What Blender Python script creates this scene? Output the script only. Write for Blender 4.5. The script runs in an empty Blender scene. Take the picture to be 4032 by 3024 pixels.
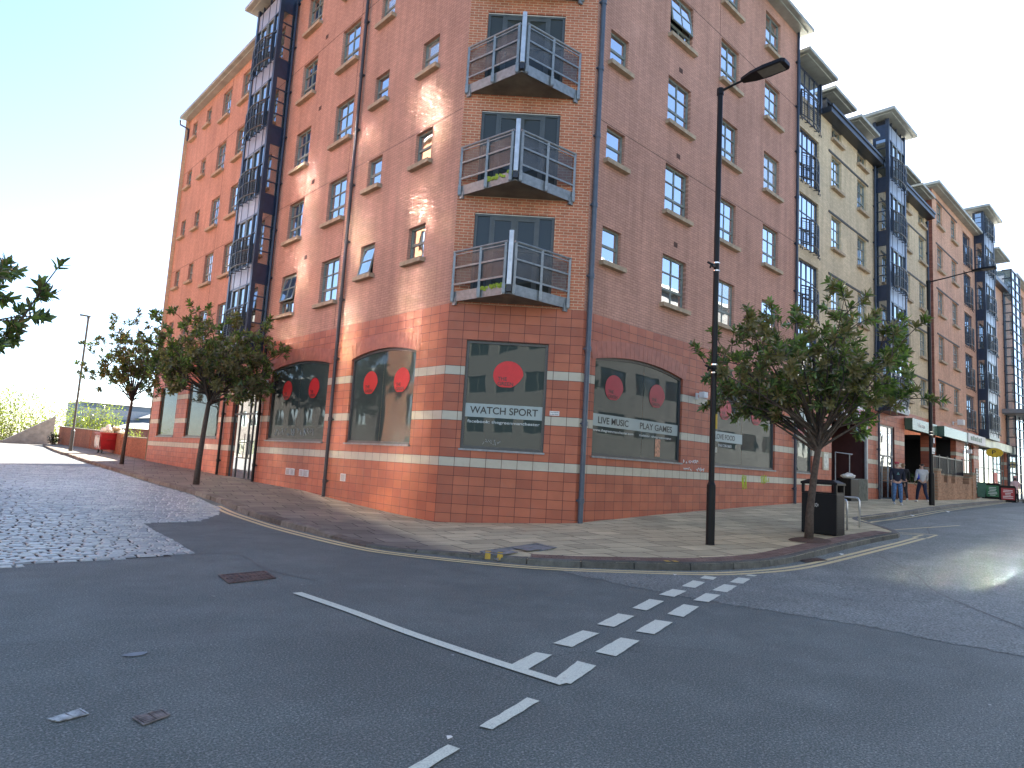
import bpy, bmesh, math, random
from mathutils import Vector, Matrix
from mathutils.bvhtree import BVHTree
PI = math.pi
SC = bpy.context.scene
COL = SC.collection

# ------------------------------------------------------------------ camera, sky, sun, exposure
cam_d = bpy.data.cameras.new("camera"); cam_d.sensor_width = 36.0; cam_d.lens = 23.536
cam_d.clip_start = 0.05; cam_d.clip_end = 3000
cam = bpy.data.objects.new("camera", cam_d); COL.objects.link(cam); SC.camera = cam
R0 = ((0.71600645, -0.69563872, 0.05849392), (0.12429561, 0.04458458, -0.99124307), (0.68693913, 0.71700697, 0.11838768))
cam.matrix_world = Matrix(((R0[0][0], -R0[1][0], -R0[2][0], 0), (R0[0][1], -R0[1][1], -R0[2][1], 0),
                           (R0[0][2], -R0[1][2], -R0[2][2], 1.55), (0, 0, 0, 1)))
SUN_AZ, SUN_EL = math.radians(33), math.radians(32)      # azimuth counted from +x towards +y
world = bpy.data.worlds.new("World"); SC.world = world; world.use_nodes = True
wn = world.node_tree.nodes; bg = wn["Background"]
sky = wn.new("ShaderNodeTexSky"); sky.sky_type = 'NISHITA'; sky.sun_disc = False
sky.sun_elevation = SUN_EL; sky.sun_rotation = PI/2 - SUN_AZ
sky.air_density = 0.8; sky.dust_density = 0.5; sky.ozone_density = 2.0
world.node_tree.links.new(sky.outputs[0], bg.inputs[0]); bg.inputs[1].default_value = 0.054
sun_d = bpy.data.lights.new("sun", 'SUN'); sun_d.energy = 5.0; sun_d.angle = math.radians(0.5); sun_d.color = (1, .93, .82)
sun = bpy.data.objects.new("sun", sun_d); COL.objects.link(sun)
sv = Vector((math.cos(SUN_AZ)*math.cos(SUN_EL), math.sin(SUN_AZ)*math.cos(SUN_EL), math.sin(SUN_EL)))
sun.rotation_euler = sv.to_track_quat('Z', 'Y').to_euler(); sun.location = (0, 0, 60)
SC.view_settings.view_transform = 'Standard'; SC.view_settings.look = 'None'
SC.view_settings.exposure = 3.0; SC.view_settings.gamma = 1.0
SC.cycles.max_bounces = 7; SC.cycles.diffuse_bounces = 4; SC.cycles.glossy_bounces = 4
SC.cycles.caustics_reflective = True; SC.cycles.sample_clamp_indirect = 2000; SC.cycles.blur_glossy = 0.1

# ------------------------------------------------------------------ helpers
rnd = random.Random(7)
class MB:
    """collects faces; build() links them as one mesh object"""
    def __init__(s): s.v = []; s.f = []
    def quad(s, *p):
        n = len(s.v); s.v += [tuple(q) for q in p]; s.f.append(tuple(range(n, n+len(p))))
    def box(s, x0, x1, y0, y1, z0, z1, M=None):
        P = [(x, y, z) for z in (z0, z1) for y in (y0, y1) for x in (x0, x1)]
        if M is not None: P = [tuple(M @ Vector(q)) for q in P]
        n = len(s.v); s.v += P
        s.f += [tuple(n+i for i in q) for q in ((0,2,3,1),(4,5,7,6),(0,1,5,4),(2,6,7,3),(0,4,6,2),(1,3,7,5))]
    def bar(s, a, b, w, h=None, up=(0, 0, 1)):
        a = Vector(a); b = Vector(b); d = b-a; L = d.length
        if L < 1e-6: return
        d.normalize(); u = Vector(up)
        if abs(d.dot(u)) > .95: u = Vector((1, 0, 0)) if abs(d.x) < .9 else Vector((0, 1, 0))
        x = d.cross(u).normalized(); y = x.cross(d)
        h = h or w
        M = Matrix(((x.x, y.x, d.x, a.x), (x.y, y.y, d.y, a.y), (x.z, y.z, d.z, a.z), (0, 0, 0, 1)))
        s.box(-w/2, w/2, -h/2, h/2, 0, L, M)
    def tube(s, pts, rad, n=8, cap=True):
        pts = [Vector(p) for p in pts]; k = len(pts)
        if not hasattr(rad, '__len__'): rad = [rad]*k
        base = len(s.v); px = None
        for i, p in enumerate(pts):
            d = (pts[min(i+1, k-1)]-pts[max(i-1, 0)]).normalized()
            if px is None:
                a = Vector((0, 0, 1)) if abs(d.z) < .9 else Vector((1, 0, 0)); px = d.cross(a).normalized()
            else: px = (px-d*px.dot(d)).normalized()
            py = d.cross(px)
            for j in range(n):
                t = 2*PI*j/n; s.v.append(tuple(p+(px*math.cos(t)+py*math.sin(t))*rad[i]))
        for i in range(k-1):
            for j in range(n):
                a = base+i*n+j; b = base+i*n+(j+1) % n; s.f.append((a, b, b+n, a+n))
        if cap: s.f.append(tuple(base+j for j in reversed(range(n)))); s.f.append(tuple(base+(k-1)*n+j for j in range(n)))
    def prism(s, poly, y0, y1):       # poly in (x,z), extruded along y
        n = len(poly); b = len(s.v)
        s.v += [(p[0], y0, p[1]) for p in poly]+[(p[0], y1, p[1]) for p in poly]
        s.f.append(tuple(range(b, b+n))); s.f.append(tuple(range(b+2*n-1, b+n-1, -1)))
        for i in range(n):
            j = (i+1) % n; s.f.append((b+i, b+n+i, b+n+j, b+j))
    def mesh(s, name):
        me = bpy.data.meshes.new(name); me.from_pydata(s.v, [], s.f); me.update(); return me
    def build(s, name, m, parent=None, M=None, smooth=False):
        return link(name, s.mesh(name), m, parent, M, smooth)
def link(name, me, m=None, parent=None, M=None, smooth=False):
    if m is not None:
        me.materials.clear(); me.materials.append(m)
    if smooth: me.polygons.foreach_set('use_smooth', [True]*len(me.polygons))
    o = bpy.data.objects.new(name, me); COL.objects.link(o)
    if M is not None: o.matrix_basis = M
    if parent is not None: o.parent = parent
    return o
def empty(name, loc=(0, 0, 0), rz=0):
    o = bpy.data.objects.new(name, None); COL.objects.link(o); o.location = loc; o.rotation_euler = (0, 0, rz); return o
def tag(o, label=None, cat=None, group=None, kind=None):
    if label: o['label'] = label
    if cat: o['category'] = cat
    if group: o['group'] = group
    if kind: o['kind'] = kind
    return o
def copy_tree(o, parent=None):
    c = o.copy(); COL.objects.link(c)
    if parent is not None: c.parent = parent
    for ch in list(o.children): copy_tree(ch, c)
    return c
def bevel(o, w=.01, seg=2):
    b = o.modifiers.new('bevel', 'BEVEL'); b.width = w; b.segments = seg; b.limit_method = 'ANGLE'; return o

# ------------------------------------------------------------------ materials
class NT:
    def __init__(s, name):
        s.m = bpy.data.materials.new(name); s.m.use_nodes = True; s.n = s.m.node_tree.nodes; s.l = s.m.node_tree.links
        s.b = s.n['Principled BSDF']; s.out = s.n['Material Output']; s._tc = None
    def new(s, t, **k):
        x = s.n.new(t)
        for a, v in k.items(): setattr(x, a, v)
        return x
    def tc(s, w='Object'):
        if s._tc is None: s._tc = s.new('ShaderNodeTexCoord')
        return s._tc.outputs[w]
    def lk(s, a, b): s.l.new(a, b)
    def noise(s, scale, vec=None, detail=4, rough=.55, dist=0):
        x = s.new('ShaderNodeTexNoise'); x.inputs['Scale'].default_value = scale; x.inputs['Detail'].default_value = detail
        x.inputs['Roughness'].default_value = rough; x.inputs['Distortion'].default_value = dist
        s.lk(vec if vec is not None else s.tc(), x.inputs['Vector']); return x.outputs['Fac']
    def ramp(s, fac, *st):
        x = s.new('ShaderNodeValToRGB'); e = x.color_ramp.elements
        while len(e) < len(st): e.new(.5)
        for i, (p, c) in enumerate(st):
            e[i].position = p; e[i].color = (c, c, c, 1) if isinstance(c, (int, float)) else (*c, 1)
        s.lk(fac, x.inputs[0]); return x.outputs[0]
    def mix(s, fac, a, b, mode='MIX'):
        x = s.new('ShaderNodeMix', data_type='RGBA', blend_type=mode)
        for v, i in ((fac, 0), (a, 6), (b, 7)):
            if isinstance(v, (int, float)): x.inputs[i].default_value = v if i == 0 else (v, v, v, 1)
            elif isinstance(v, tuple): x.inputs[i].default_value = (*v, 1)
            else: s.lk(v, x.inputs[i])
        return x.outputs[2]
    def math(s, op, a, b=0, c=None):
        x = s.new('ShaderNodeMath', operation=op)
        for i, v in enumerate((a, b, c)):
            if v is None: continue
            if isinstance(v, (int, float)): x.inputs[i].default_value = v
            else: s.lk(v, x.inputs[i])
        return x.outputs[0]
    def bump(s, h, strength=.3, dist=.01, nrm=None):
        x = s.new('ShaderNodeBump'); x.inputs['Strength'].default_value = strength; x.inputs['Distance'].default_value = dist
        s.lk(h, x.inputs['Height'])
        if nrm is not None: s.lk(nrm, x.inputs['Normal'])
        return x.outputs[0]
    def xz(s, dx=0, dz=0):      # vector (x, z, 0) of the object space: facades are built in their own (x, z) plane
        a = s.new('ShaderNodeSeparateXYZ'); s.lk(s.tc(), a.inputs[0])
        c = s.new('ShaderNodeCombineXYZ')
        s.lk(s.math('ADD', a.outputs[0], dx), c.inputs[0]); s.lk(s.math('ADD', a.outputs[2], dz), c.inputs[1])
        return c.outputs[0], a.outputs
    def set(s, base=None, rough=None, metal=None, spec=None, nrm=None):
        for k, v in (('Base Color', base), ('Roughness', rough), ('Metallic', metal), ('Specular IOR Level', spec), ('Normal', nrm)):
            if v is None: continue
            if isinstance(v, tuple): s.b.inputs[k].default_value = (*v, 1)
            elif isinstance(v, (int, float)): s.b.inputs[k].default_value = v
            else: s.lk(v, s.b.inputs[k])
        return s.m
MT = {}
def plain(name, col, rough=.6, metal=0, var=.15, scale=6, spec=.5, bump=0):
    if name in MT: return MT[name]
    t = NT(name); n = t.noise(scale); r = t.ramp(n, (.3, tuple(c*(1-var) for c in col)), (.7, tuple(min(1, c*(1+var)) for c in col)))
    nb = t.bump(t.noise(scale*8), bump, .01) if bump else None
    MT[name] = t.set(r, rough, metal, spec, nb); return MT[name]
def brick(name, col, mortar, msize=.008, var=.25, streak=True):
    t = NT(name); v, xyz = t.xz()
    b = t.new('ShaderNodeTexBrick', offset=.5); t.lk(v, b.inputs['Vector'])
    for k, x in (('Scale', 1), ('Mortar Size', msize), ('Mortar Smooth', .15), ('Bias', 0), ('Brick Width', .225), ('Row Height', .075)): b.inputs[k].default_value = x
    b.inputs['Color1'].default_value = (*[c*(1-var) for c in col], 1); b.inputs['Color2'].default_value = (*[min(1, c*(1+var)) for c in col], 1)
    b.inputs['Mortar'].default_value = (*mortar, 1)
    big = t.ramp(t.noise(.45, detail=3), (.3, .86), (.7, 1.1)); fine = t.ramp(t.noise(30, detail=2), (.3, .88), (.7, 1.1))
    c = t.mix(1, b.outputs[0], big, 'MULTIPLY'); c = t.mix(1, c, fine, 'MULTIPLY')
    mp = t.new('ShaderNodeMapping'); mp.inputs['Scale'].default_value = (2.2, 2.2, .16); t.lk(t.tc(), mp.inputs[0])
    sk = t.ramp(t.noise(1.5, mp.outputs[0], 5, .65), (.30, .80), (.60, 1.04)); c = t.mix(1, c, sk, 'MULTIPLY')
    if streak:   # pale efflorescence patches
        e = t.ramp(t.noise(.9, detail=5, rough=.7), (.62, 0.0), (.76, .3)); c = t.mix(e, c, tuple(min(1, x*1.25+.06) for x in col))
    nrm = t.bump(t.math('SUBTRACT', t.noise(60, detail=2), t.math('MULTIPLY', b.outputs['Fac'], 1.6)), .55, .006)
    MT[name] = t.set(c, .85, 0, .25, nrm); return MT[name]
def tiles(name='terracotta_tiles'):
    t = NT(name); v, xyz = t.xz(0, -1.64+.229*20)
    b = t.new('ShaderNodeTexBrick', offset=0); t.lk(v, b.inputs['Vector'])
    for k, x in (('Scale', 1), ('Mortar Size', .006), ('Mortar Smooth', .1), ('Bias', 0), ('Brick Width', .39), ('Row Height', .229)): b.inputs[k].default_value = x
    b.inputs['Color1'].default_value = (.36, .10, .055, 1); b.inputs['Color2'].default_value = (.47, .14, .072, 1); b.inputs['Mortar'].default_value = (.07, .02, .018, 1)
    z = xyz[2]
    ph = t.math('FRACT', t.math('DIVIDE', t.math('ADD', z, -1.411+1.145*4), 1.145))
    m = t.math('MULTIPLY', t.math('LESS_THAN', ph, .2), t.math('MULTIPLY', t.math('LESS_THAN', z, 4.0), t.math('GREATER_THAN', z, 1.35)))
    band = t.mix(b.outputs['Fac'], (.50, .46, .36), (.07, .03, .025))
    c = t.mix(m, b.outputs[0], band)
    c = t.mix(1, c, t.ramp(t.noise(1.3, detail=5), (.3, .85), (.7, 1.08)), 'MULTIPLY')
    # dirt near the ground and drips
    d = t.ramp(t.noise(3.5, detail=6, rough=.7), (.52, 0.0), (.75, .25)); c = t.mix(d, c, (.20, .14, .11))
    nrm = t.bump(t.math('SUBTRACT', t.math('MULTIPLY', t.noise(9, detail=2), .25), t.math('MULTIPLY', b.outputs['Fac'], 1.2)), .5, .006)
    r = t.ramp(t.noise(5), (.3, .42), (.7, .62))
    MT[name] = t.set(c, r, 0, .4, nrm); return MT[name]
def glass(name, inner=(.02, .024, .026), refl=.45, rough=.012, wave=.0025, k=1.5):
    if name in MT: return MT[name]
    t = NT(name)
    lw = t.new('ShaderNodeFresnel'); lw.inputs['IOR'].default_value = 1.5
    f = t.math('ADD', t.math('MULTIPLY', lw.outputs[0], k), refl); f = t.math('MINIMUM', f, .9)
    t.set(inner, .4, 0, .0)
    g = t.new('ShaderNodeBsdfGlossy'); g.inputs['Roughness'].default_value = rough; g.inputs['Color'].default_value = (.93, .96, 1, 1)
    nb = t.bump(t.noise(1.6, detail=1), 1.0, wave); t.lk(nb, g.inputs['Normal'])
    ms = t.new('ShaderNodeMixShader'); t.lk(f, ms.inputs[0]); t.lk(t.b.outputs[0], ms.inputs[1]); t.lk(g.outputs[0], ms.inputs[2])
    t.lk(ms.outputs[0], t.out.inputs[0]); MT[name] = t.m; return t.m
BR = brick('red_brick', (.50, .27, .20), (.34, .18, .13), .008, .08)
BRC = brick('corner_brick', (.48, .165, .09), (.60, .44, .30), .008, .14)
BRB = brick('buff_brick', (.60, .47, .31), (.48, .38, .25), .006, .1)
BRP = brick('pink_brick', (.60, .34, .23), (.50, .29, .20), .006, .1)
BRW = brick('old_wall_brick', (.34, .11, .06), (.30, .16, .10), .009)
TILE = tiles()
STONE = plain('sill_sandstone', (.36, .27, .18), .85, var=.25, scale=5, bump=.3)
FRAME = plain('window_frame_paint', (.17, .19, .165), .45, var=.2)
NAVY = plain('navy_steel', (.022, .032, .055), .35, var=.2)
DARK = plain('dark_metal', (.02, .022, .028), .4, var=.2)
PANEL = plain('silver_panel', (.30, .32, .35), .38, .3, var=.12, scale=1.5)
SPAN = plain('navy_panel', (.018, .03, .06), .3, var=.2)
CANOPY = plain('canopy_metal', (.33, .34, .31), .5, .2, var=.2, scale=2)
GALV = plain('galvanised_steel', (.25, .265, .27), .5, .5, var=.2, scale=9)
CONC = plain('concrete', (.30, .28, .25), .9, var=.25, scale=2.5, bump=.3)
BLACK = plain('black_paint', (.004, .004, .005), .42, var=.2, spec=.25)
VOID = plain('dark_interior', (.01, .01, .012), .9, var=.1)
GL = glass('window_glass', refl=.60); GLD = glass('shop_glass', (.040, .054, .050), .0, .01, .0015, .75); GLT = glass('tower_glass', (.03, .035, .03), .35)
GLC = glass('curtained_glass', (.30, .29, .26), .33)
WHITE = plain('white_paint', (.72, .72, .70), .6, var=.08)

# ------------------------------------------------------------------ ground heights (two streets that climb away from the corner)
def interp(x, t):
    if x <= t[0][0]: return t[0][1]
    for (a, p), (b, q) in zip(t, t[1:]):
        if x <= b: return p+(q-p)*(x-a)/(b-a)
    return t[-1][1]
GX = [(-60, 0), (10, 0), (12.8, .03), (18, .2), (25.4, .52), (30, .69), (35, .80), (45, .91), (54, .98), (80, 1.05), (300, 1.05)]
GY = [(-60, 0), (13.3, 0), (18, .05), (25, .15), (38, .4), (45, .53), (60, .68), (75, .75), (90, .6), (200, -3), (900, -6)]
def g(x, y): return interp(x, GX)+interp(y, GY)

def frame(o, ang, inset=0):
    M = Matrix.Translation(o) @ Matrix.Rotation(ang, 4, 'Z')
    return M @ Matrix.Translation((0, inset, 0))
PB = Vector((10.34, 13.26, 0)); PA = Vector((12.80, 10.87, 0)); WC = (PA-PB).length
MR = frame(PA, 0); MRB = frame(PA, 0, .28)
MC = frame(PB, math.atan2(PA.y-PB.y, PA.x-PB.x))
ANGL = math.radians(88.755)+PI
ML = frame(PB, ANGL); MLF = frame(PB, ANGL, .2)          # left facade: local x = -u

def wall(name, M, x0, x1, z0, z1, ops, m, parent, d=.13, flip=1):
    """facade sheet in its own x,z plane with reveals; ops = (a, b, c, d[, rise])"""
    xs = sorted({x0, x1}|{round(v, 4) for o in ops for v in o[:2] if x0 < v < x1})
    zs = sorted({z0, z1}|{round(v, 4) for o in ops for v in o[2:4] if z0 < v < z1})
    mb = MB()
    for i in range(len(xs)-1):
        run = None
        for j in range(len(zs)-1):
            cx = (xs[i]+xs[i+1])/2; cz = (zs[j]+zs[j+1])/2
            hole = any(o[0] < cx < o[1] and o[2] < cz < o[3] for o in ops)
            if not hole and run is None: run = zs[j]
            if run is not None and (hole or j == len(zs)-2):
                top = zs[j] if hole else zs[j+1]
                mb.quad((xs[i], 0, run), (xs[i+1], 0, run), (xs[i+1], 0, top), (xs[i], 0, top)); run = None
    for o in ops:
        a, b, c, e = o[:4]; rise = o[4] if len(o) > 4 else 0
        if rise:
            n = 20; P = []
            for k in range(n+1):
                t = k/n; P.append((a+(b-a)*t, e-rise*(2*t-1)**2))
            for p, q in zip(P, P[1:]):
                mb.quad((p[0], 0, p[1]), (q[0], 0, q[1]), (q[0], 0, e), (p[0], 0, e))
                mb.quad((p[0], 0, p[1]), (p[0], d, p[1]), (q[0], d, q[1]), (q[0], 0, q[1]))
        else: mb.quad((a, 0, e), (a, d, e), (b, d, e), (b, 0, e))
        zt = e-rise
        mb.quad((a, 0, c), (a, d, c), (a, d, zt), (a, 0, zt)); mb.quad((b, 0, zt), (b, d, zt), (b, d, c), (b, 0, c))
        if c > z0: mb.quad((a, 0, c), (b, 0, c), (b, d, c), (a, d, c))
    return mb.build(name, m, parent, M)

_wm = {}
def window(M, x, z, w, h, parent, kind='six', curtain=0, open_=0, sill=True, sm=STONE, d=.1, fm=FRAME, flip=False):
    """window part with its pane and sill as sub-parts; x, z = lower left of the opening"""
    key = (round(w, 2), round(h, 2), kind, open_)
    if key not in _wm:
        f = MB(); t = .055
        cols = {'six': 2, 'two': 1, 'four': 2, 'french': 4, 'wide': 4}[kind]; rows = {'six': 3, 'two': 2, 'four': 2, 'french': 3, 'wide': 2}[kind]
        f.box(0, w, 0, .05, 0, t); f.box(0, w, 0, .05, h-t, h); f.box(0, t, 0, .05, t, h-t); f.box(w-t, w, 0, .05, t, h-t)
        s = MB() if open_ else f
        zsplit = h/3 if kind == 'six' else 0
        for k in range(1, cols):
            xx = w*k/cols
            if open_ and kind == 'six':
                f.box(xx-.015, xx+.015, .01, .04, t, zsplit)
            elif not open_: f.box(xx-.018, xx+.018, .006, .045, t, h-t)
        for k in range(1, rows):
            zz = h*k/rows; tt = .035 if (kind == 'six' and k == 1) or kind == 'two' else .016
            if not open_ or (kind == 'six' and k == 1): f.box(t, w-t, .003, .048, zz-tt, zz+tt)
        p = MB()
        if not open_: p.quad((t*.5, .03, t*.5), (w-t*.5, .03, t*.5), (w-t*.5, .03, h-t*.5), (t*.5, .03, h-t*.5))
        elif kind == 'six': p.quad((t*.5, .03, t*.5), (w-t*.5, .03, t*.5), (w-t*.5, .03, zsplit), (t*.5, .03, zsplit))
        si = MB(); si.box(-.10, w+.10, -.16, .10, -.125, -.002)
        sash = None
        if open_:
            hh = h-zsplit-t; ww = w-2*t; s.box(t, w-t, 0, .04, -.05, 0); s.box(t, w-t, 0, .04, -hh, -hh+.05)
            s.box(t, t+.05, 0, .04, -hh+.05, -.05); s.box(w-t-.05, w-t, 0, .04, -hh+.05, -.05)
            s.box(t+.05, w-t-.05, .005, .035, -hh/2-.02, -hh/2+.02)
            if cols == 2: s.box(w/2-.015, w/2+.015, .004, .036, -hh+.05, -hh/2-.02); s.box(w/2-.015, w/2+.015, .004, .036, -hh/2+.02, -.05)
            sg = MB(); sg.quad((t, .02, -hh), (w-t, .02, -hh), (w-t, .02, 0), (t, .02, 0)); sash = (s.mesh('sash'), sg.mesh('sash_pane'))
            bk = MB(); bk.quad((-.0, .3, 0), (w, .3, 0), (w, .3, h), (0, .3, h)); sash += (bk.mesh('room_beyond'),)
        _wm[key] = (f.mesh('window'), p.mesh('pane'), si.mesh('sill'), sash)
    fme, pme, sme, sash = _wm[key]
    o = link('window', fme, fm, parent, M @ Matrix.Translation((x, d, z)))
    gm = GLC if curtain else GL
    po = bpy.data.objects.new('pane', pme.copy() if curtain else pme); po.data.materials.clear(); po.data.materials.append(gm); COL.objects.link(po); po.parent = o
    po.rotation_euler = (rnd.uniform(-.006, .006), 0, rnd.uniform(-.006, .006))
    if sill:
        s = link('sill', sme, sm, o); s.location = (0, -d, 0)
    if sash:
        s = link('sash', sash[0], fm, o, Matrix.Translation((0, -.01, h-.055)) @ Matrix.Rotation(-math.radians(open_), 4, 'X'))
        s2 = link('sash_pane', sash[1], GL, o, s.matrix_basis.copy()); link('room_beyond', sash[2], VOID, o)
    return o

def pipe(M, x, z0, z1, parent, y=-.09, r=.055, m=DARK, shoe=True):
    mb = MB(); mb.tube([(x, y, z0), (x, y, z1)], r, 10)
    z = z0+.6
    while z < z1:
        mb.tube([(x, y, z-.06), (x, y, z+.06)], r*1.25, 10); mb.box(x-.09, x+.09, y-.01, 0, z-.02, z+.02); z += 1.9
    return mb.build('downpipe', m, parent, M, smooth=False)

def voussoirs(M, a, b, spring, rise, parent):
    """ring of upright tiles following the segmental arch"""
    mb = MB(); n = int((b-a+.3)/.2); a2, b2 = a-.14, b+.14
    def pt(t, off):
        x = a2+(b2-a2)*t; tt = (x-a)/(b-a); z = spring+rise-rise*(2*tt-1)**2
        dz = -4*rise*(2*tt-1)/(b-a); nx, nz = -dz, 1; L = math.hypot(nx, nz); return x+nx/L*off, z+nz/L*off
    for k in range(n):
        t0 = (k+.02)/n; t1 = (k+.98)/n
        P = [pt(t0, .0), pt(t1, .0), pt(t1, .44), pt(t0, .44)]
        mb.prism([(p[0], p[1]) for p in P], -.008, .02)
    return mb.build('arch_course', plain('arch_tile', (.36, .11, .07), .5, var=.2, scale=4), parent, M)

def shop_window(M, a, b, c, e, rise, parent, mull=(), gm=None):
    """big ground floor window: frame following the arch, pane, sill strip"""
    f = MB(); n = 24
    P = [(a+(b-a)*k/n, e-rise*(2*k/n-1)**2) for k in range(n+1)]
    y0, y1, t = .07, .13, .07
    if rise:
        for p, q in zip(P, P[1:]): f.prism([(p[0], p[1]-t), (q[0], q[1]-t), (q[0], q[1]), (p[0], p[1])], y0, y1)
    else: f.box(a+t, b-t, y0, y1, e-t, e)
    zt = e-rise
    f.box(a, a+t, y0-.004, y1+.004, c+t, zt-(t if rise else 0)); f.box(b-t, b, y0-.004, y1+.004, c+t, zt-(t if rise else 0)); f.box(a, b, y0-.008, y1+.008, c, c+t)
    o = f.build('shop_window', plain('shopfront_frame', (.06, .065, .065), .4), parent, M)
    p = MB(); poly = [(a+t/2, c+t/2), (b-t/2, c+t/2)]+[(x, z-t/2) for x, z in reversed(P)] if rise else [(a+t/2, c+t/2), (b-t/2, c+t/2), (b-t/2, e-t/2), (a+t/2, e-t/2)]
    # split the glass at thin joints; each sheet sits a hair off the next
    cuts = [a+t/2]+[a+(b-a)*m_ for m_ in mull]+[b-t/2]
    for i in range(len(cuts)-1):
        l, r_ = cuts[i]+.004, cuts[i+1]-.004; K = 10
        for k in range(K):
            xa = l+(r_-l)*k/K; xb = l+(r_-l)*(k+1)/K
            za = e-t/2-rise*(2*(xa-a)/(b-a)-1)**2; zb = e-t/2-rise*(2*(xb-a)/(b-a)-1)**2
            p.quad((xa, .1, c+t/2), (xb, .1, c+t/2), (xb, .1, zb), (xa, .1, za))
    p.build('pane', gm or GLD, o)
    s = MB(); s.box(a-.03, b+.03, -.05, .14, c-.05, c-.003); s.build('sill', GALV, o)
    return o

def railing_juliet(M, x0, x1, z, h, parent, bow=.22, out=.12, n=4):
    """bowed steel juliet railing with mesh infill and hooked brackets underneath"""
    def P(t, zz): return (x0+(x1-x0)*t, -out-bow*math.sin(PI*t), zz)
    mb = MB(); S = 12
    for zz, r in ((z+h, .03), (z+h-.12, .015), (z+h*.5, .02), (z, .03)):
        mb.tube([P(k/S, zz) for k in range(S+1)], r, 6)
    for k in range(n+1): mb.bar(P(k/n, z-.02), P(k/n, z+h), .05, .05)
    for k in range(n+1):
        p = P(k/n, z-.02); mb.bar(p, (p[0], p[1], z-.22), .03); mb.bar((p[0], p[1], z-.22), (p[0], 0, z-.16), .03); mb.bar((p[0], p[1]-.05, z-.2), (p[0], p[1]-.05, z-.3), .03)
    o = mb.build('juliet_railing', DARK, parent, M)
    w = MB()
    for k in range(1, 26):
        if k % 2: w.bar(P(k/26, z), P(k/26, z+h-.12), .008, .008)
    for k in range(1, 10):
        zz = z+(h-.12)*k/10
        for i in range(S): w.bar(P(i/S, zz), P((i+1)/S, zz), .008, .008)
    w.build('mesh_infill', DARK, o); return o

def glass_tower(M, x0, x1, out, z0, z1, floors, parent, near='right', rail=True):
    """steel framed glazed bay running up the facade; near = side whose flank is glazed in narrow stacked panes"""
    c = .16; mb = MB(); yo = -out
    for xx in (x0, x1-c):                                         # corner columns and the wall posts
        mb.box(xx, xx+c, yo, yo+c, z0+.1, z1)
    mb.box(x0+.003, x0+.1, -.1, .05, z0+.1, z1); mb.box(x1-.1, x1-.003, -.1, .05, z0+.1, z1)
    mb.box(x0-.02, x1+.02, yo-.02, .02, z0-.12, z0+.1)
    W = x1-x0-2*c; xs = [x0+c+W*t for t in (0, .18, .5, .82, 1)]
    for k, xx in enumerate(xs[1:-1]): mb.box(xx-.025, xx+.025, yo+.03, yo+.09, z0+.1, z1-.02)
    lev = sorted(floors)
    body = mb
    pn = []; gl = MB(); sp = []; fg = MB()
    y = yo+.07
    for F in lev+[lev[-1]+2.8]:
        a = max(F-.05, z0+.1); b = min(F+.7, z1)
        if a >= z1: continue
        for q in ((x0+c+.002, x0+c+W*.5-.01), (x0+c+W*.5+.01, x1-c-.002)): m1 = MB(); m1.box(q[0], q[1], y-.03, y, a+.01, b-.01); pn.append(m1)
        for s_ in (0, 1):
            xx = x0 if s_ == 0 else x1
            q = sorted((xx+(.012 if s_ == 0 else -.012), xx+(.05 if s_ == 0 else -.05)))
            m1 = MB(); m1.box(q[0], q[1], yo+c+.002, -.102, a, b); sp.append(m1)
        za, zb = b, min(F+2.75, z1-.02)
        if zb-za < .4: continue
        gl.quad((x0+c, y, za), (x1-c, y, za), (x1-c, y, zb), (x0+c, y, zb))
        body.box(x0+c, x1-c, yo+.025, yo+.095, zb-.05, zb+.0); body.box(x0+c, x1-c, yo+.025, yo+.095, za, za+.05)
        zm = za+(zb-za)*.62; body.box(x0+c, x1-c, yo+.035, yo+.085, zm-.02, zm+.02)
        # opening casement of lighter grey in the two middle lights
        for (u, v) in ((xs[1], xs[2]), (xs[2], xs[3])):
            fg.box(u+.03, v-.03, yo+.01, yo+.055, zb-.12, zb-.06); fg.box(u+.03, u+.08, yo+.01, yo+.055, za+.06, zb-.12); fg.box(v-.08, v-.03, yo+.01, yo+.055, za+.06, zb-.12)
        for s_ in (0, 1):
            xx = x0 if s_ == 0 else x1; q = sorted((xx+(.02 if s_ == 0 else -.02), xx+(.04 if s_ == 0 else -.04)))
            gl.box(q[0], q[1], yo+c, -.1, za, zb)
            q = sorted((xx+(.004 if s_ == 0 else -.004), xx+(.055 if s_ == 0 else -.055)))
            for k in range(0, 5): zz = za+(zb-za)*k/4; body.box(q[0], q[1], yo+c, -.1, zz-.025, zz+.025)
    o = body.build('glazed_bay', NAVY, parent, M)
    [k.build('metal_panel', PANEL, o) for k in pn]; gl.build('glazing', GLT, o); [k.build('spandrel_panel', SPAN, o) for k in sp]; fg.build('casement_frame', plain('casement_grey', (.16, .17, .16), .4), o)
    rr = MB()                                                     # backing so that no light leaks through
    rr.box(x0+.06, x1-.06, yo+.12, .0, z0+.05, z1-.03); rr.build('bay_core', VOID, o)
    if rail:
        for F in lev:
            z = F+.72
            if z+1.1 > z1: continue
            r = railing_juliet(M @ Matrix.Translation((0, yo, 0)), xs[0]+.12, xs[-1]-.12, z, 1.05, parent, bow=.14, out=.10)
    return o
def canopy(M, x0, x1, y0, y1, z, parent, t=.22, name='flat_canopy', m=CANOPY):
    mb = MB(); mb.box(x0+.18, x1-.18, y0+.18, y1, z, z+.05); mb.box(x0, x1, y0, y1+.001, z+.052, z+t)
    return bevel(mb.build(name, m, parent, M), .02)

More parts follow.
